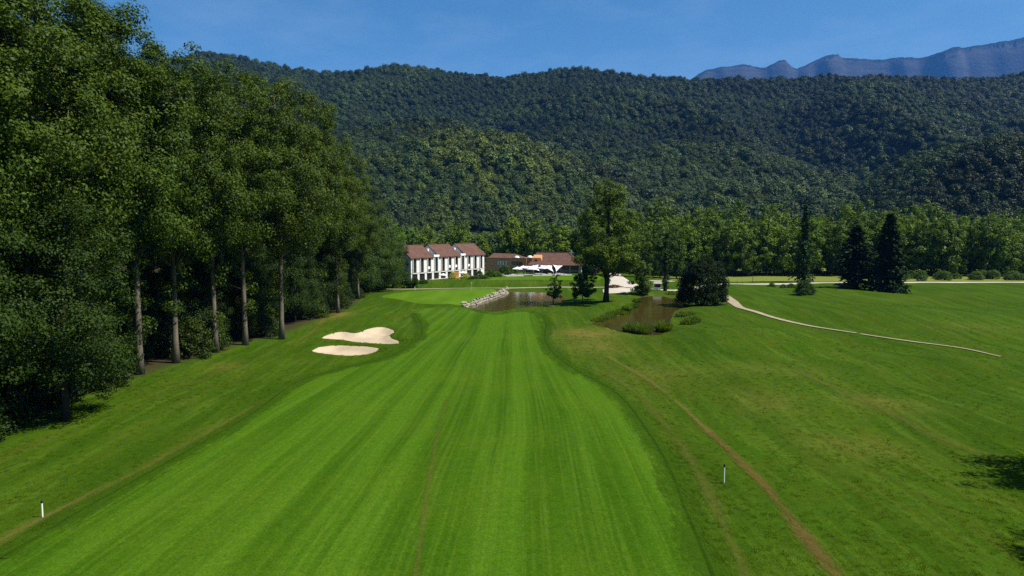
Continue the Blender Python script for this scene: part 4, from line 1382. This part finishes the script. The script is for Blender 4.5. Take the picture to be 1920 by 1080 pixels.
def gable(u0, u1, oz, name='roof'):
    e, r, ov, th = EV + oz, EV + oz + RZH, 0.35, 0.22
    hf = DP / 2
    sl = RZH / hf
    y0, z0 = -ov, e - ov * sl
    y1 = DP + ov
    p = []
    for u in (u0, u1):
        p += [(u, y0, z0), (u, hf, r), (u, y1, z0), (u, y0, z0 + th), (u, hf, r + th), (u, y1, z0 + th)]
    f = [(0, 1, 4, 3), (1, 2, 5, 4), (6, 9, 10, 7), (7, 10, 11, 8), (3, 4, 10, 9), (4, 5, 11, 10), (0, 6, 7, 1), (1, 7, 8, 2), (0, 3, 9, 6), (2, 8, 11, 5)]
    ro = MB().poly(p, f).build(name, M['tile'], hotel)
    MB().box(u0 + 0.03, u1 - 0.03, hf - 0.14, hf + 0.14, r + th - 0.06, r + th + 0.08).build('ridge_cap', M['tile'], ro)
    g = MB()
    for u in (u0 + 0.1, u1 - 0.4):
        g.poly([(u, 0.1, e - 0.25), (u, DP - 0.1, e - 0.25), (u, hf, r - 0.02), (u + 0.3, 0.1, e - 0.25), (u + 0.3, DP - 0.1, e - 0.25), (u + 0.3, hf, r - 0.02)], [(0, 1, 2), (3, 5, 4), (0, 3, 4, 1), (1, 4, 5, 2), (2, 5, 3, 0)])
    g.build('gable_wall', M['white_wall'], hotel)
gable(-0.45, 3.12 * bw, 0.0)
gable(3.88 * bw, 7.12 * bw, 0.05)
gable(7.88 * bw, HL + 0.45, 0.1)
for i in (3, 7):
    u = (i + 0.5) * bw
    MB().box(u - 0.36 * bw, u + 0.36 * bw, 0.3, DP, EV - 0.01, EV + 0.25).build('valley_roof', M['dark_metal'], hotel)
    MB().box(u - 0.40 * bw, u + 0.40 * bw, -0.15, 0.5, EV + 0.0, EV + 0.62).build('parapet_cap', M['white'], hotel)
    MB().box(u - 0.3, u + 0.3, 3.2, 3.9, EV + 0.25, EV + 2.4).build('roof_vent', M['white'], hotel)
MB().box(HL - 0.6, HL + 0.75, 2.0, 3.4, EV - 3, EV + 1.35).build('chimney', M['white'], hotel)
MB().box(HL - 0.7, HL + 0.85, 1.9, 3.5, EV + 1.35, EV + 1.5).build('chimney_cap', M['concrete'], hotel)

# ------------------------------------------------------------------ restaurant and link building (share an orientation)
RA = R(-15.0)
def W2(px, py, z):
    return np.array(G(px, py, z))
rest0 = np.array([6.2, 243.5])
rest = thing('restaurant_building', 'low restaurant with broad hipped brown tile roof behind the parasols', 'building', (rest0[0], rest0[1], 1.05), RA)
RL, RD, RE, RR = 17.6, 15.5, 2.75, 6.7
MB().box(0.5, RL - 0.5, 0.6, RD - 0.5, -0.5, RE).build('wall', M['concrete'], rest)
for k in range(5):
    u = 1.6 + k * 3.15
    wd = MB().box(u, u + 2.6, 0.5, 0.62, 0.1, 2.4).build('window', M['dark_metal'], rest)
    MB().box(u + 0.08, u + 1.26, 0.46, 0.5, 0.18, 2.32).build('pane', M['glass'], wd)
    MB().box(u + 1.34, u + 2.52, 0.46, 0.5, 0.18, 2.32).build('pane', M['glass'], wd)
for k in range(3):
    v = 2.2 + k * 4.2
    wd = MB().box(RL - 0.52, RL - 0.4, v, v + 2.4, 0.4, 2.3).build('window', M['dark_metal'], rest)
    MB().box(RL - 0.4, RL - 0.36, v + 0.1, v + 2.3, 0.5, 2.2).build('pane', M['glass'], wd)
o_ = 0.6
p = [(-o_, -o_, RE), (RL + o_, -o_, RE), (RL + o_, RD + o_, RE), (-o_, RD + o_, RE), (0.6, RD / 2, RR), (RL - 5.6, RD / 2, RR)]
p += [(a, b, c - 0.22) for a, b, c in p[:4]]
ro = MB().poly(p, [(0, 1, 5, 4), (1, 2, 5), (2, 3, 4, 5), (3, 0, 4), (6, 7, 1, 0), (7, 8, 2, 1), (8, 9, 3, 2), (9, 6, 0, 3), (9, 8, 7, 6)]).build('roof', M['tile'], rest)
MB().tube([(0.6, RD / 2, RR + 0.03), (RL - 5.6, RD / 2, RR + 0.03)], [0.16, 0.16], 6).build('ridge_cap', M['tile'], ro)
MB().tube([(RL - 5.6, RD / 2, RR + 0.03), (RL + o_, -o_, RE + 0.05)], [0.14, 0.14], 6).build('hip_cap', M['tile'], ro)
MB().tube([(RL - 5.6, RD / 2, RR + 0.03), (RL + o_, RD + o_, RE + 0.05)], [0.14, 0.14], 6).build('hip_cap', M['tile'], ro)
MB().box(RL - 5.0, RL - 4.5, 9.0, 9.5, 4.5, RR + 0.9).build('chimney', M['white'], rest)
MB().box(RL - 2.6, RL - 2.0, 10.5, 11.1, 3.5, 5.3).build('roof_vent', M['dark_metal'], rest)
MB().box(RL - 0.3, RL + 0.35, -0.35, 0.2, -0.5, RE - 0.24).build('corner_pillar', M['concrete'], rest)
# dormer with pinkish cap
dm = MB().poly([(0.2, 1.6, RE + 0.4), (4.2, 1.6, RE + 0.4), (4.2, 6.0, RE + 0.4), (0.2, 6.0, RE + 0.4), (0.2, 1.9, 5.1), (3.4, 1.9, 5.1), (3.0, 6.0, 6.0), (0.2, 6.0, 6.0)],
               [(0, 1, 5, 4), (1, 2, 6, 5), (2, 3, 7, 6), (3, 0, 4, 7), (4, 5, 6, 7)]).build('dormer', M['terracotta'], rest)
MB().box(1.4, 2.2, 1.7, 1.86, 3.7, 4.5).build('dormer_window', M['dark_metal'], dm)

lk0 = np.array([-9.5, 252.0])
linkb = thing('link_building', 'terracotta flat roofed building joining the hotel and the restaurant', 'building', (lk0[0], lk0[1], 1.05), RA)
LL = 15.0
MB().box(0, LL, 0, 9.5, -0.5, 4.7).build('wall', M['terracotta'], linkb)
MB().box(-0.12, LL + 0.12, -0.12, 0.25, 4.7, 4.95).build('parapet', M['terracotta'], linkb)
MB().box(LL - 0.25, LL + 0.13, 0.25, 9.6, 4.7, 4.93).build('parapet', M['terracotta'], linkb)
MB().box(LL + 0.0, LL + 3.2, 0.4, 8.0, -0.5, 5.0).build('stair_tower', M['terracotta'], linkb)
MB().box(LL + 0.9, LL + 1.7, 0.34, 0.42, 2.7, 3.7).build('window', M['dark_metal'], linkb)
for k in range(4):
    u = 4.6 + k * 0.98
    wd = MB().box(u, u + 0.72, -0.07, 0.0, 2.35, 3.65).build('window', M['white'], linkb)
    MB().box(u + 0.36, u + 0.66, -0.11, -0.07, 2.45, 3.55).build('pane', M['glass'], wd)
for k in range(3):
    u = 9.7 + k * 1.35
    wd = MB().box(u, u + 1.1, -0.05, 0.0, 2.35, 3.65).build('window', M['dark_metal'], linkb)
    MB().box(u + 0.07, u + 1.03, -0.09, -0.05, 2.42, 3.58).build('pane', M['glass'], wd)
MB().poly([(0, 2.5, 4.75), (12.5, 2.5, 4.75), (12.5, 9.8, 4.75), (0, 9.8, 4.75), (1.2, 6.2, 6.3), (9.5, 6.2, 6.1)], [(0, 1, 5, 4), (1, 2, 5), (2, 3, 4, 5), (3, 0, 4)]).build('roof', M['tile'], linkb)
def dome(u, v, w, r, h):
    mb = MB()
    for i in range(5):
        t = i / 4 * math.pi / 2
        rr, zz = r * math.cos(t) + 0.01, h * math.sin(t)
        for k in range(12):
            a = k * math.pi / 6
            mb.v.append((u + rr * math.cos(a), v + rr * math.sin(a), w + zz))
    for i in range(4):
        for k in range(12):
            a0, a1 = i * 12 + k, i * 12 + (k + 1) % 12
            mb.f.append([a0, a1, a1 + 12, a0 + 12])
    return mb
dome(11.2, 1.6, 4.72, 1.0, 0.85).build('skylight', M['white'], linkb, smooth_shade=True)
dome(LL + 0.9, 2.0, 5.0, 1.0, 0.7).build('skylight', M['white'], linkb, smooth_shade=True)
MB().box(LL + 2.3, LL + 2.75, 2.0, 2.45, 5.0, 6.0).build('chimney', M['white'], linkb)

ax_ = W2(1101, 513, 1.0)
annex = thing('annex_building', 'small reddish shed with white flat roof beside the restaurant', 'building', (ax_[0], ax_[1], 0.95), R(-8))
MB().box(0, 4.0, 0, 3.5, -0.4, 2.55).build('wall', M['rust'], annex)
MB().box(-0.5, 4.4, -0.5, 3.9, 2.55, 2.85).build('roof', M['white'], annex)
MB().box(0.1, 0.7, -0.06, 0.0, 0, 2.5).build('corner_post', M['terracotta'], annex)
dr = MB().box(1.4, 2.5, -0.05, 0.0, 0, 2.1).build('door', M['wood'], annex)
MB().box(2.3, 2.38, -0.1, -0.05, 0.95, 1.1).build('handle', M['dark_metal'], dr)

# ------------------------------------------------------------------ terrace: slab, low wall, parasols, sails, tables, chairs
tr0 = W2(950, 518.5, 1.1); tr1 = W2(1072, 516.5, 1.1)
trl = float(np.hypot(*(tr1 - tr0))); tra = math.atan2(tr1[1] - tr0[1], tr1[0] - tr0[0])
ter = thing('terrace', 'pale paved terrace with low white edging before the restaurant', 'terrace', (tr0[0], tr0[1], 1.05), tra)
MB().box(0, trl, 0, 12, -0.4, 0.16).build('paving', M['concrete'], ter)
MB().box(0, trl * 0.5, -0.2, 0, -0.4, 0.42).build('edging', M['white_wall'], ter)
MB().box(trl * 0.52, trl, -0.2, 0, -0.4, 0.38).build('edging', M['white_wall'], ter)

def parasol_mesh(mat):
    c = MB()
    r, h0, h1 = 1.75, 2.15, 2.85
    pts = [(r * math.cos(k * math.pi / 4 + math.pi / 8), r * math.sin(k * math.pi / 4 + math.pi / 8), h0) for k in range(8)]
    low = [(x_, y_, h0 - 0.18) for x_, y_, _ in pts]
    c.poly([(0, 0, h1)] + pts + low, [(0, 1 + k, 1 + (k + 1) % 8) for k in range(8)] + [(1 + k, 9 + k, 9 + (k + 1) % 8, 1 + (k + 1) % 8) for k in range(8)] + [(0, 1 + (k + 1) % 8, 1 + k) for k in range(0)])
    me = bpy.data.meshes.new('canopy'); me.from_pydata(c.v, [], c.f); me.update(); me.materials.append(mat)
    p_ = MB().tube([(0, 0, 0.05), (0, 0, 2.95)], [0.03, 0.03], 6)
    pm = bpy.data.meshes.new('pole'); pm.from_pydata(p_.v, [], p_.f); pm.update(); pm.materials.append(M['white'])
    b_ = MB().box(-0.3, 0.3, -0.3, 0.3, 0, 0.1)
    bm_ = bpy.data.meshes.new('base'); bm_.from_pydata(b_.v, [], b_.f); bm_.update(); bm_.materials.append(M['concrete'])
    return me, pm, bm_
PW, PT = parasol_mesh(M['fabric']), parasol_mesh(M['tan_fabric'])
def parasol(px, py, z, label, ms=PW, s=1.0, group=None):
    q = W2(px, py, z)
    t = thing('parasol', label, 'parasol', (q[0], q[1], z), rng.uniform(0, 1), group)
    t.scale = (s, s, s)
    for nm, me in zip(('canopy', 'pole', 'base'), ms):
        link(nm, me, t)
for px, py, lab in ((970, 516.5, 'white parasol at the hedge end of the terrace'), (981, 514, 'white parasol, second from the hedge end of the terrace'), (997, 517, 'white parasol in the front middle of the terrace'),
                    (1000, 513.5, 'white parasol half hidden behind the front middle one'), (1016, 515, 'white parasol nearest the shade sails')):
    parasol(px, py, 1.22, lab)
parasol(831, 525.5, 1.1, 'white parasol on the lawn before the hotel windows', s=0.72)
parasol(868, 522, 1.1, 'white parasol next to the orange hotel door', s=0.8)
parasol(1112, 515.5, 1.1, 'tan parasol in front of the reddish shed', PT, 0.95)

def sail(pts, label):
    """pts: three (px, depth, z) corners of a tensioned canvas"""
    P = [np.array([(a - CX) / F * d, d, z]) for a, d, z in pts]
    c0 = P[0]
    t = thing('shade_sail', label, 'shade sail', (c0[0], c0[1], 1.1))
    mb = MB()
    n = 7
    idx = {}
    for i in range(n + 1):
        for j in range(n + 1 - i):
            a, b = i / n, j / n
            c = 1 - a - b
            q = P[0] * c + P[1] * a + P[2] * b
            pull = (a * b + b * c + c * a)
            cen = sum(P) / 3
            q = q + (cen - q) * 0.35 * min(pull * 3, 1) * (1 if min(a, b, c) < 1e-6 else 0.4) - np.array([0, 0, 0.35 * pull])
            idx[i, j] = len(mb.v)
            mb.v.append(tuple(q - c0 - np.array([0, 0, 1.1 - c0[2]])))
    for i in range(n):
        for j in range(n - i):
            mb.f.append([idx[i, j], idx[i + 1, j], idx[i, j + 1]])
            if i + j < n - 1:
                mb.f.append([idx[i + 1, j], idx[i + 1, j + 1], idx[i, j + 1]])
    mb.build('canvas', M['fabric'], t, smooth_shade=True)
    for k in (0, 1):
        q = P[k] - c0
        MB().tube([(q[0], q[1], 0), (q[0], q[1], P[k][2] - 1.1 + 0.1)], [0.05, 0.04], 6).build('pole', M['white'], t)
sail([(985, 236, 3.75), (1012, 231, 2.3), (1010, 243, 3.9)], 'white triangular shade sail above the parasols')
sail([(1012, 240, 3.85), (1038, 230, 2.2), (1036, 243, 3.9)], 'white triangular shade sail in the middle of the terrace')
sail([(1037, 241, 3.9), (1043, 229, 2.3), (1057, 241, 3.85)], 'white triangular shade sail with a low drooping corner nearest the pillar')
for k, px in enumerate((975, 988, 1003, 1020, 1040, 1052)):
    q = W2(px, 516.5, 1.2)
    t = thing('terrace_table', 'dark small terrace table under the parasols and sails', 'table', (q[0], q[1], 1.21), 0.3 * k, 'dark tables on the terrace')
    MB().tube([(0, 0, 0.70), (0, 0, 0.74)], [0.5, 0.5], 12).build('table_top', M['dark_metal'], t)
    MB().tube([(0, 0, 0.0), (0, 0, 0.70)], [0.05, 0.05], 6).build('leg', M['dark_metal'], t)
    for sgn in (-1, 1):
        c = thing('terrace_chair', 'dark chair drawn up to a small terrace table', 'chair', (q[0] + sgn * 0.85, q[1] + 0.1, 1.21), 0.2 * sgn, 'dark chairs on the terrace')
        MB().box(-0.22, 0.22, -0.22, 0.22, 0.42, 0.47).build('seat', M['dark_metal'], c)
        MB().box(sgn * 0.2 - 0.02, sgn * 0.2 + 0.02, -0.22, 0.22, 0.47, 0.9).build('backrest', M['dark_metal'], c)
        for lx in (-0.19, 0.19):
            for ly in (-0.19, 0.19):
                MB().box(lx - 0.02, lx + 0.02, ly - 0.02, ly + 0.02, 0, 0.42).build('leg', M['dark_metal'], c)

# ------------------------------------------------------------------ planting round the clubhouse
def dome_bush(px, py, s, sz, tint, label, z=1.0, src=SHS, mat=None, name='bush'):
    x, y = G(px, py, z)
    put_tree(name, src[rng.integers(len(src))], x, y, label, 'bush', None, s, sz, None, tint, crown='foliage')
YEL = [make_dome('yellow_shrub', 1.0, 1.3, 20, 0.34, 45, 0.2, M['leaf_yellow'])]
dome_bush(849, 523, 1.15, 1.7, (1, 1, 1), 'yellow flowering bush on the near side of the orange door', src=YEL)
dome_bush(872, 521.5, 1.3, 1.4, (1, 1, 1), 'yellow flowering bush beyond the white parasol by the door', src=YEL)
dome_bush(859, 525.5, 0.8, 0.5, (1.2, 0.9, 0.6), 'low ochre flower bed in front of the orange door', src=YEL)
dome_bush(899, 521, 1.5, 1.8, (0.35, 0.45, 0.45), 'round nearly black bush at the end of the hotel')
dome_bush(889, 524.5, 2.0, 0.95, (0.45, 0.55, 0.5), 'low flat dark hedge in front of the round black bush')
dome_bush(908, 523.5, 1.6, 0.9, (0.55, 0.65, 0.5), 'low hedge beyond the round black bush')
dome_bush(920, 519.5, 1.7, 2.0, (0.8, 0.9, 0.7), 'tall loose green bush before the terracotta wall')
dome_bush(932, 520, 1.9, 1.3, (0.8, 0.9, 0.7), 'spreading green bush between the loose bush and the terrace')
dome_bush(946, 516, 2.2, 2.6, (0.5, 0.6, 0.5), 'dark climbing shrub against the terracotta wall')
dome_bush(962, 514, 2.0, 2.2, (0.5, 0.6, 0.5), 'dark shrub at the corner where wall and terrace meet')
dome_bush(777, 531, 1.1, 1.0, (0.4, 0.5, 0.45), 'dark squat clump on the bank just past the square hedge', z=0.9)
dome_bush(795, 531.5, 1.3, 0.9, (0.5, 0.6, 0.5), 'small dark clump on the grassy bank below the hotel', z=0.8)
dome_bush(750, 537, 2.0, 1.0, (1.0, 1.0, 0.7), 'pale low bush beside the white post', z=0.6)
dome_bush(745, 533, 2.2, 1.6, (0.7, 0.8, 0.6), 'green low bush under the trees at the hotel end', z=0.6)
# clipped square hedge
def box_hedge():
    C, Rd = [], []
    for i in range(70):
        C.append((rng.uniform(-1.7, 1.7), rng.uniform(-1.3, 1.3), rng.uniform(0.4, 2.6)))
        Rd.append(rng.uniform(0.42, 0.6))
    V, Q, t = leaf_cards(C, Rd, 90, 0.22)
    V[:, 0] = np.clip(V[:, 0], -1.95, 1.95); V[:, 1] = np.clip(V[:, 1], -1.5, 1.5); V[:, 2] = np.clip(V[:, 2], 0, 2.85)
    mb = MB()
    for k in range(6):
        tube_np(mb, (rng.uniform(-1, 1), rng.uniform(-.8, .8), 0), (rng.uniform(-1.3, 1.3), rng.uniform(-1, 1), 2.2), 0.06, 0.02, 4, 0.1, 3)
    tm = bpy.data.meshes.new('hedge_stems'); tm.from_pydata(mb.v, [], mb.f); tm.update(); tm.materials.append(M['bark_dark'])
    return tm, mesh_np('hedge_foliage', V, Q, None, M['leaf_dark'], attrs={'tint': t})
x, y = G(771, 536, 0.7)
put_tree('clipped_hedge', box_hedge(), x, y, 'clipped square dark hedge at the near corner of the hotel', 'hedge', rz=0.3, tint=(0.6, 0.7, 0.6), crown='foliage')

# ------------------------------------------------------------------ rocks along the pond
def rock_mesh(k):
    import bmesh
    bm = bmesh.new()
    bmesh.ops.create_icosphere(bm, subdivisions=1, radius=0.5)
    for v in bm.verts:
        v.co *= rng.uniform(0.72, 1.12)
        v.co.z *= 0.75
        for ax in range(3):
            v.co[ax] = max(-0.42, min(0.42, v.co[ax]))
    me = bpy.data.meshes.new('rock')
    bm.to_mesh(me)
    bm.free()
    me.materials.append(M['rock'])
    return me
ROCKS = [rock_mesh(k) for k in range(6)]
bank = catmull(GG([(868, 573.5), (885, 569.5), (905, 562.5), (925, 556), (941, 550.5), (948, 548)], WZ + 0.3), 10)
bank = resample(bank, 0.82)
rw = thing('rock_edging', 'line of pale boulders holding the pond bank beside the green', 'rocks', (bank[0][0], bank[0][1], WZ))
for row in range(3):
    for i, q in enumerate(bank):
        if row == 2 and rng.random() < 0.45:
            continue
        s = rng.uniform(0.5, 1.05)
        o = link('rock', ROCKS[rng.integers(6)], rw, (q[0] - bank[0][0] + rng.uniform(-.2, .2) - 0.42 * row + 0.5, q[1] - bank[0][1] + rng.uniform(-.3, .3) + 0.5 * row, 0.05 + 0.32 * row + rng.uniform(-0.05, 0.1)))
        o.rotation_euler = (rng.uniform(-.5, .5), rng.uniform(-.5, .5), rng.uniform(0, 6.28))
        o.scale = (s * 1.1, s, s * 0.9)
bk2 = GG([(938, 546.5), (952, 541.5)], 0.1)
rw2 = thing('rock_edging', 'short group of pale boulders at the far end of the pond bank', 'rocks', (bk2[0][0], bk2[0][1], 0.0))
for i in range(9):
    t = i / 8
    q = bk2[0] * (1 - t) + bk2[1] * t
    o = link('rock', ROCKS[rng.integers(6)], rw2, (q[0] - bk2[0][0] + rng.uniform(-.4, .4), q[1] - bk2[0][1], 0.15 + rng.uniform(0, 0.25)))
    o.rotation_euler = (rng.uniform(-.5, .5), rng.uniform(-.5, .5), rng.uniform(0, 6.28))
    o.scale = (1.1, 1.0, 0.9)

# ------------------------------------------------------------------ reeds
def reed_mesh(rad, h, n):
    a, rr = rng.uniform(0, 6.28, n), rad * np.sqrt(rng.random(n))
    p = np.c_[rr * np.cos(a), rr * np.sin(a), np.zeros(n)]
    hh = h * rng.uniform(0.5, 1.1, n) * (1 - 0.45 * (rr / rad) ** 2)
    ln = np.c_[np.cos(a), np.sin(a)] * (rr / rad * 0.3 + 0.1)[:, None] + rng.normal(size=(n, 2)) * 0.16
    w = rand_dirs(n) * np.array([1, 1, 0]) * 0.05
    mid = p + np.c_[ln * 0.4 * hh[:, None], hh * 0.6]
    tip = p + np.c_[ln * 1.1 * hh[:, None], hh]
    V = np.stack([p - w, p + w, mid + w, mid - w, tip], 1).reshape(-1, 3)
    i = np.arange(n)[:, None] * 5
    Q = i + np.array([[0, 1, 2, 3]])
    T = i + np.array([[3, 2, 4]])
    return mesh_np('reeds', V, Q, T, M['reed'], attrs={'tint': np.repeat(np.clip(rng.normal(0.45, 0.25, n), 0, 1), 5)})
REED = [reed_mesh(1.15, 2.2, 1000), reed_mesh(1.0, 1.1, 500), reed_mesh(1.3, 0.75, 500)]
for px, py, v, s, tint, lab in (
        (1184, 622, 0, 1.0, (.85, .9, .8), 'tall dark reed clump standing in the near water of the pond'), (1206, 625, 0, 1.05, (1, 1.05, .9), 'tall reed clump touching the first dark one'),
        (1244, 622, 0, 0.95, (1, 1.05, .9), 'reed clump across the narrow outlet from the tall pair'), 
         (1298, 606, 1, 1.3, (1.1, 1.1, .9), 'bright low reeds along the curved bank, far end'),
         (1285, 594, 2, 1.4, (1.1, 1.1, .9), 'grassy clump between the yew and the curved bank reeds'),
        (1176, 583, 0, 0.8, (1.5, 1.7, 1), 'bright green sedge clump on the far side under the large tree'), (1165, 589, 2, 1.2, (1.3, 1.3, .9), 'yellowish grass clump beside the bright sedge'),
         (1136, 597, 2, 1.2, (1.2, 1.2, .9), 'dry grass clump next to the pointed pond end'),
        (1120, 602, 2, 1.1, (1.2, 1.2, .9), 'low grass clump at the pointed pond end'), (1194, 567, 1, 1.1, (.9, 1, .8), 'short reeds at the shaded inlet near the bushy tree'),
        (1262, 553, 2, 1.4, (1.1, 1.1, .9), 'grass clump at the back of the reedy pond below the hut'),
        (1157, 589, 1, 1.1, (1.2, 1.2, .8), 'light green tall grass on the bank below the large tree'), (1146, 593, 1, 1.1, (1.1, 1.15, .8), 'tall grass on the pond bank half way to its pointed end'),
        (1129, 600, 1, 1.0, (1.2, 1.2, .8), 'tall grass clump nearest the pointed pond end'), 
        (1290, 610, 1, 1.2, (1.0, 1.1, .8), 'leafy reeds in the middle of the curved bank'), (1187, 577, 1, 1.1, (0.8, 0.9, .7), 'shaded reeds in the crook of the pond under the large tree')):
    x, y = G(px, py, WZ)
    o = link('reed_clump', REED[v], None, (x, y, max(Hs(x, y), WZ - 0.3) - 0.05), label=lab, category='reeds', group='reeds and grasses round the pond')
    o.scale = (s, s, s)
    o.rotation_euler = (0, 0, rng.uniform(0, 6.28))
    o.color = (*tint, 1)

# ------------------------------------------------------------------ stakes, flag, posts, hut
def stake(px, py, h, label):
    x, y = G(px, py)
    t = thing('marker_stake', label, 'stake', (x, y, Hs(x, y)))
    MB().tube([(0, 0, -0.1), (0, 0, h * 0.84)], [0.042, 0.042], 8).build('post', M['white'], t)
    MB().tube([(0, 0, h * 0.84), (0, 0, h * 0.97), (0, 0, h)], [0.06, 0.06, 0.03], 8).build('cap', M['black'], t)
stake(1357.5, 907, 1.25, 'white stake with black cap near the reddish track')
stake(80, 971, 1.0, 'white stake with black cap beside the tan track')
def post(px, py, h, r, mat, name, label, z=0.0, cap=None):
    x, y = G(px, py, z)
    t = thing(name, label, 'post', (x, y, Hs(x, y)))
    MB().tube([(0, 0, -0.1), (0, 0, h)], [r, r * 0.9], 6).build('post', mat, t)
    if cap:
        MB().tube([(0, 0, h), (0, 0, h + 0.12)], [r * 1.3, r * 0.6], 6).build('cap', cap, t)
x, y = G(883.5, 545, 0.5)
fl = thing('flagstick', 'thin pale flagstick standing on the putting green', 'flagstick', (x, y, Hs(x, y) + 0.05))
MB().tube([(0, 0, 0), (0, 0, 2.1)], [0.025, 0.02], 6).build('pole', M['white'], fl)
MB().poly([(0.02, 0, 2.08), (0.42, 0.02, 1.92), (0.02, 0, 1.74), (0.02, 0.012, 2.08), (0.42, 0.032, 1.92), (0.02, 0.012, 1.74)], [(0, 1, 2), (5, 4, 3), (0, 3, 4, 1), (1, 4, 5, 2), (2, 5, 3, 0)]).build('flag', M['fabric'], fl)
post(757.5, 536, 1.9, 0.12, M['white'], 'white_post', 'thick white post beside the clipped square hedge', 0.6, M['white'])
post(1411, 531, 2.3, 0.07, M['wood'], 'fence_post', 'thin dark post standing by the pale lane', 0.0, M['black'])
post(1568, 548, 1.2, 0.07, M['wood'], 'wooden_stake', 'short wooden stake on the rough before the conifers', 0.0, M['wood'])
post(778, 541, 0.7, 0.06, M['white'], 'white_post', 'little white peg at the edge of the putting green', 0.5, M['white'])
for k, px in enumerate((1382, 1392)):
    post(px, 533.5, 0.9, 0.05, M['wood'], 'fence_post', ('low thin post on the lane verge, first beyond the yew', 'low thin post on the lane verge, second beyond the yew')[k], 0.0, M['wood'])

hx, hy = G(1225.5, 542, 0.05)
hut = thing('starter_hut', 'small hut with pale roof and dark open front beside the ivy tree', 'hut', (hx, hy, Hs(hx, hy)), R(-10))
MB().box(0, 2.0, 0, 1.6, 0, 0.55).build('base', M['white_wall'], hut)
MB().box(0.08, 1.92, 0.35, 1.55, 0.55, 1.55).build('back_wall', M['dark_metal'], hut)
for lx in (0.05, 1.87):
    MB().box(lx, lx + 0.09, 0.05, 0.14, 0.55, 1.55).build('post', M['white'], hut)
MB().box(0.1, 0.9, 0.3, 0.35, 0.7, 1.4).build('notice_panel', M['wood'], hut)
MB().poly([(-0.3, -0.35, 1.55), (2.3, -0.35, 1.55), (2.3, 1.95, 1.55), (-0.3, 1.95, 1.55), (0.1, 0.5, 2.1), (1.9, 0.5, 2.1), (1.9, 1.1, 2.1), (0.1, 1.1, 2.1)], [(0, 1, 5, 4), (1, 2, 6, 5), (2, 3, 7, 6), (3, 0, 4, 7), (4, 5, 6, 7), (3, 2, 1, 0)]).build('roof', M['concrete'], hut)

# rocks / log pile by the car park
for px, py, lab in ((1152, 541, 'dark brown flower bed mound on the edge of the forecourt'),):
    x, y = G(px, py, 0.4)
    put_tree('flower_bed', YEL[0:1][0], x, y, lab, 'flower bed', None, 2.2, 0.6, None, (0.25, 0.12, 0.12), crown='foliage')

# ------------------------------------------------------------------ air
hz = MB().box(-14000, 14000, -3300, 12600, -4.2, 2600)
m, nt, nd, lk_, out = new_mat('pale_blue_air')
pv = N(nt, 'ShaderNodeVolumePrincipled')
pv.inputs['Color'].default_value = (0.10, 0.36, 1.0, 1)
pv.inputs['Density'].default_value = 0.000036
pv.inputs['Anisotropy'].default_value = 0.0
lk_.new(pv.outputs[0], out.inputs['Volume'])
hazeo = hz.build('haze', m)
hazeo['kind'] = 'stuff'
hazeo['label'] = 'thin blue summer haze over the valley and hills'
hazeo['category'] = 'haze'
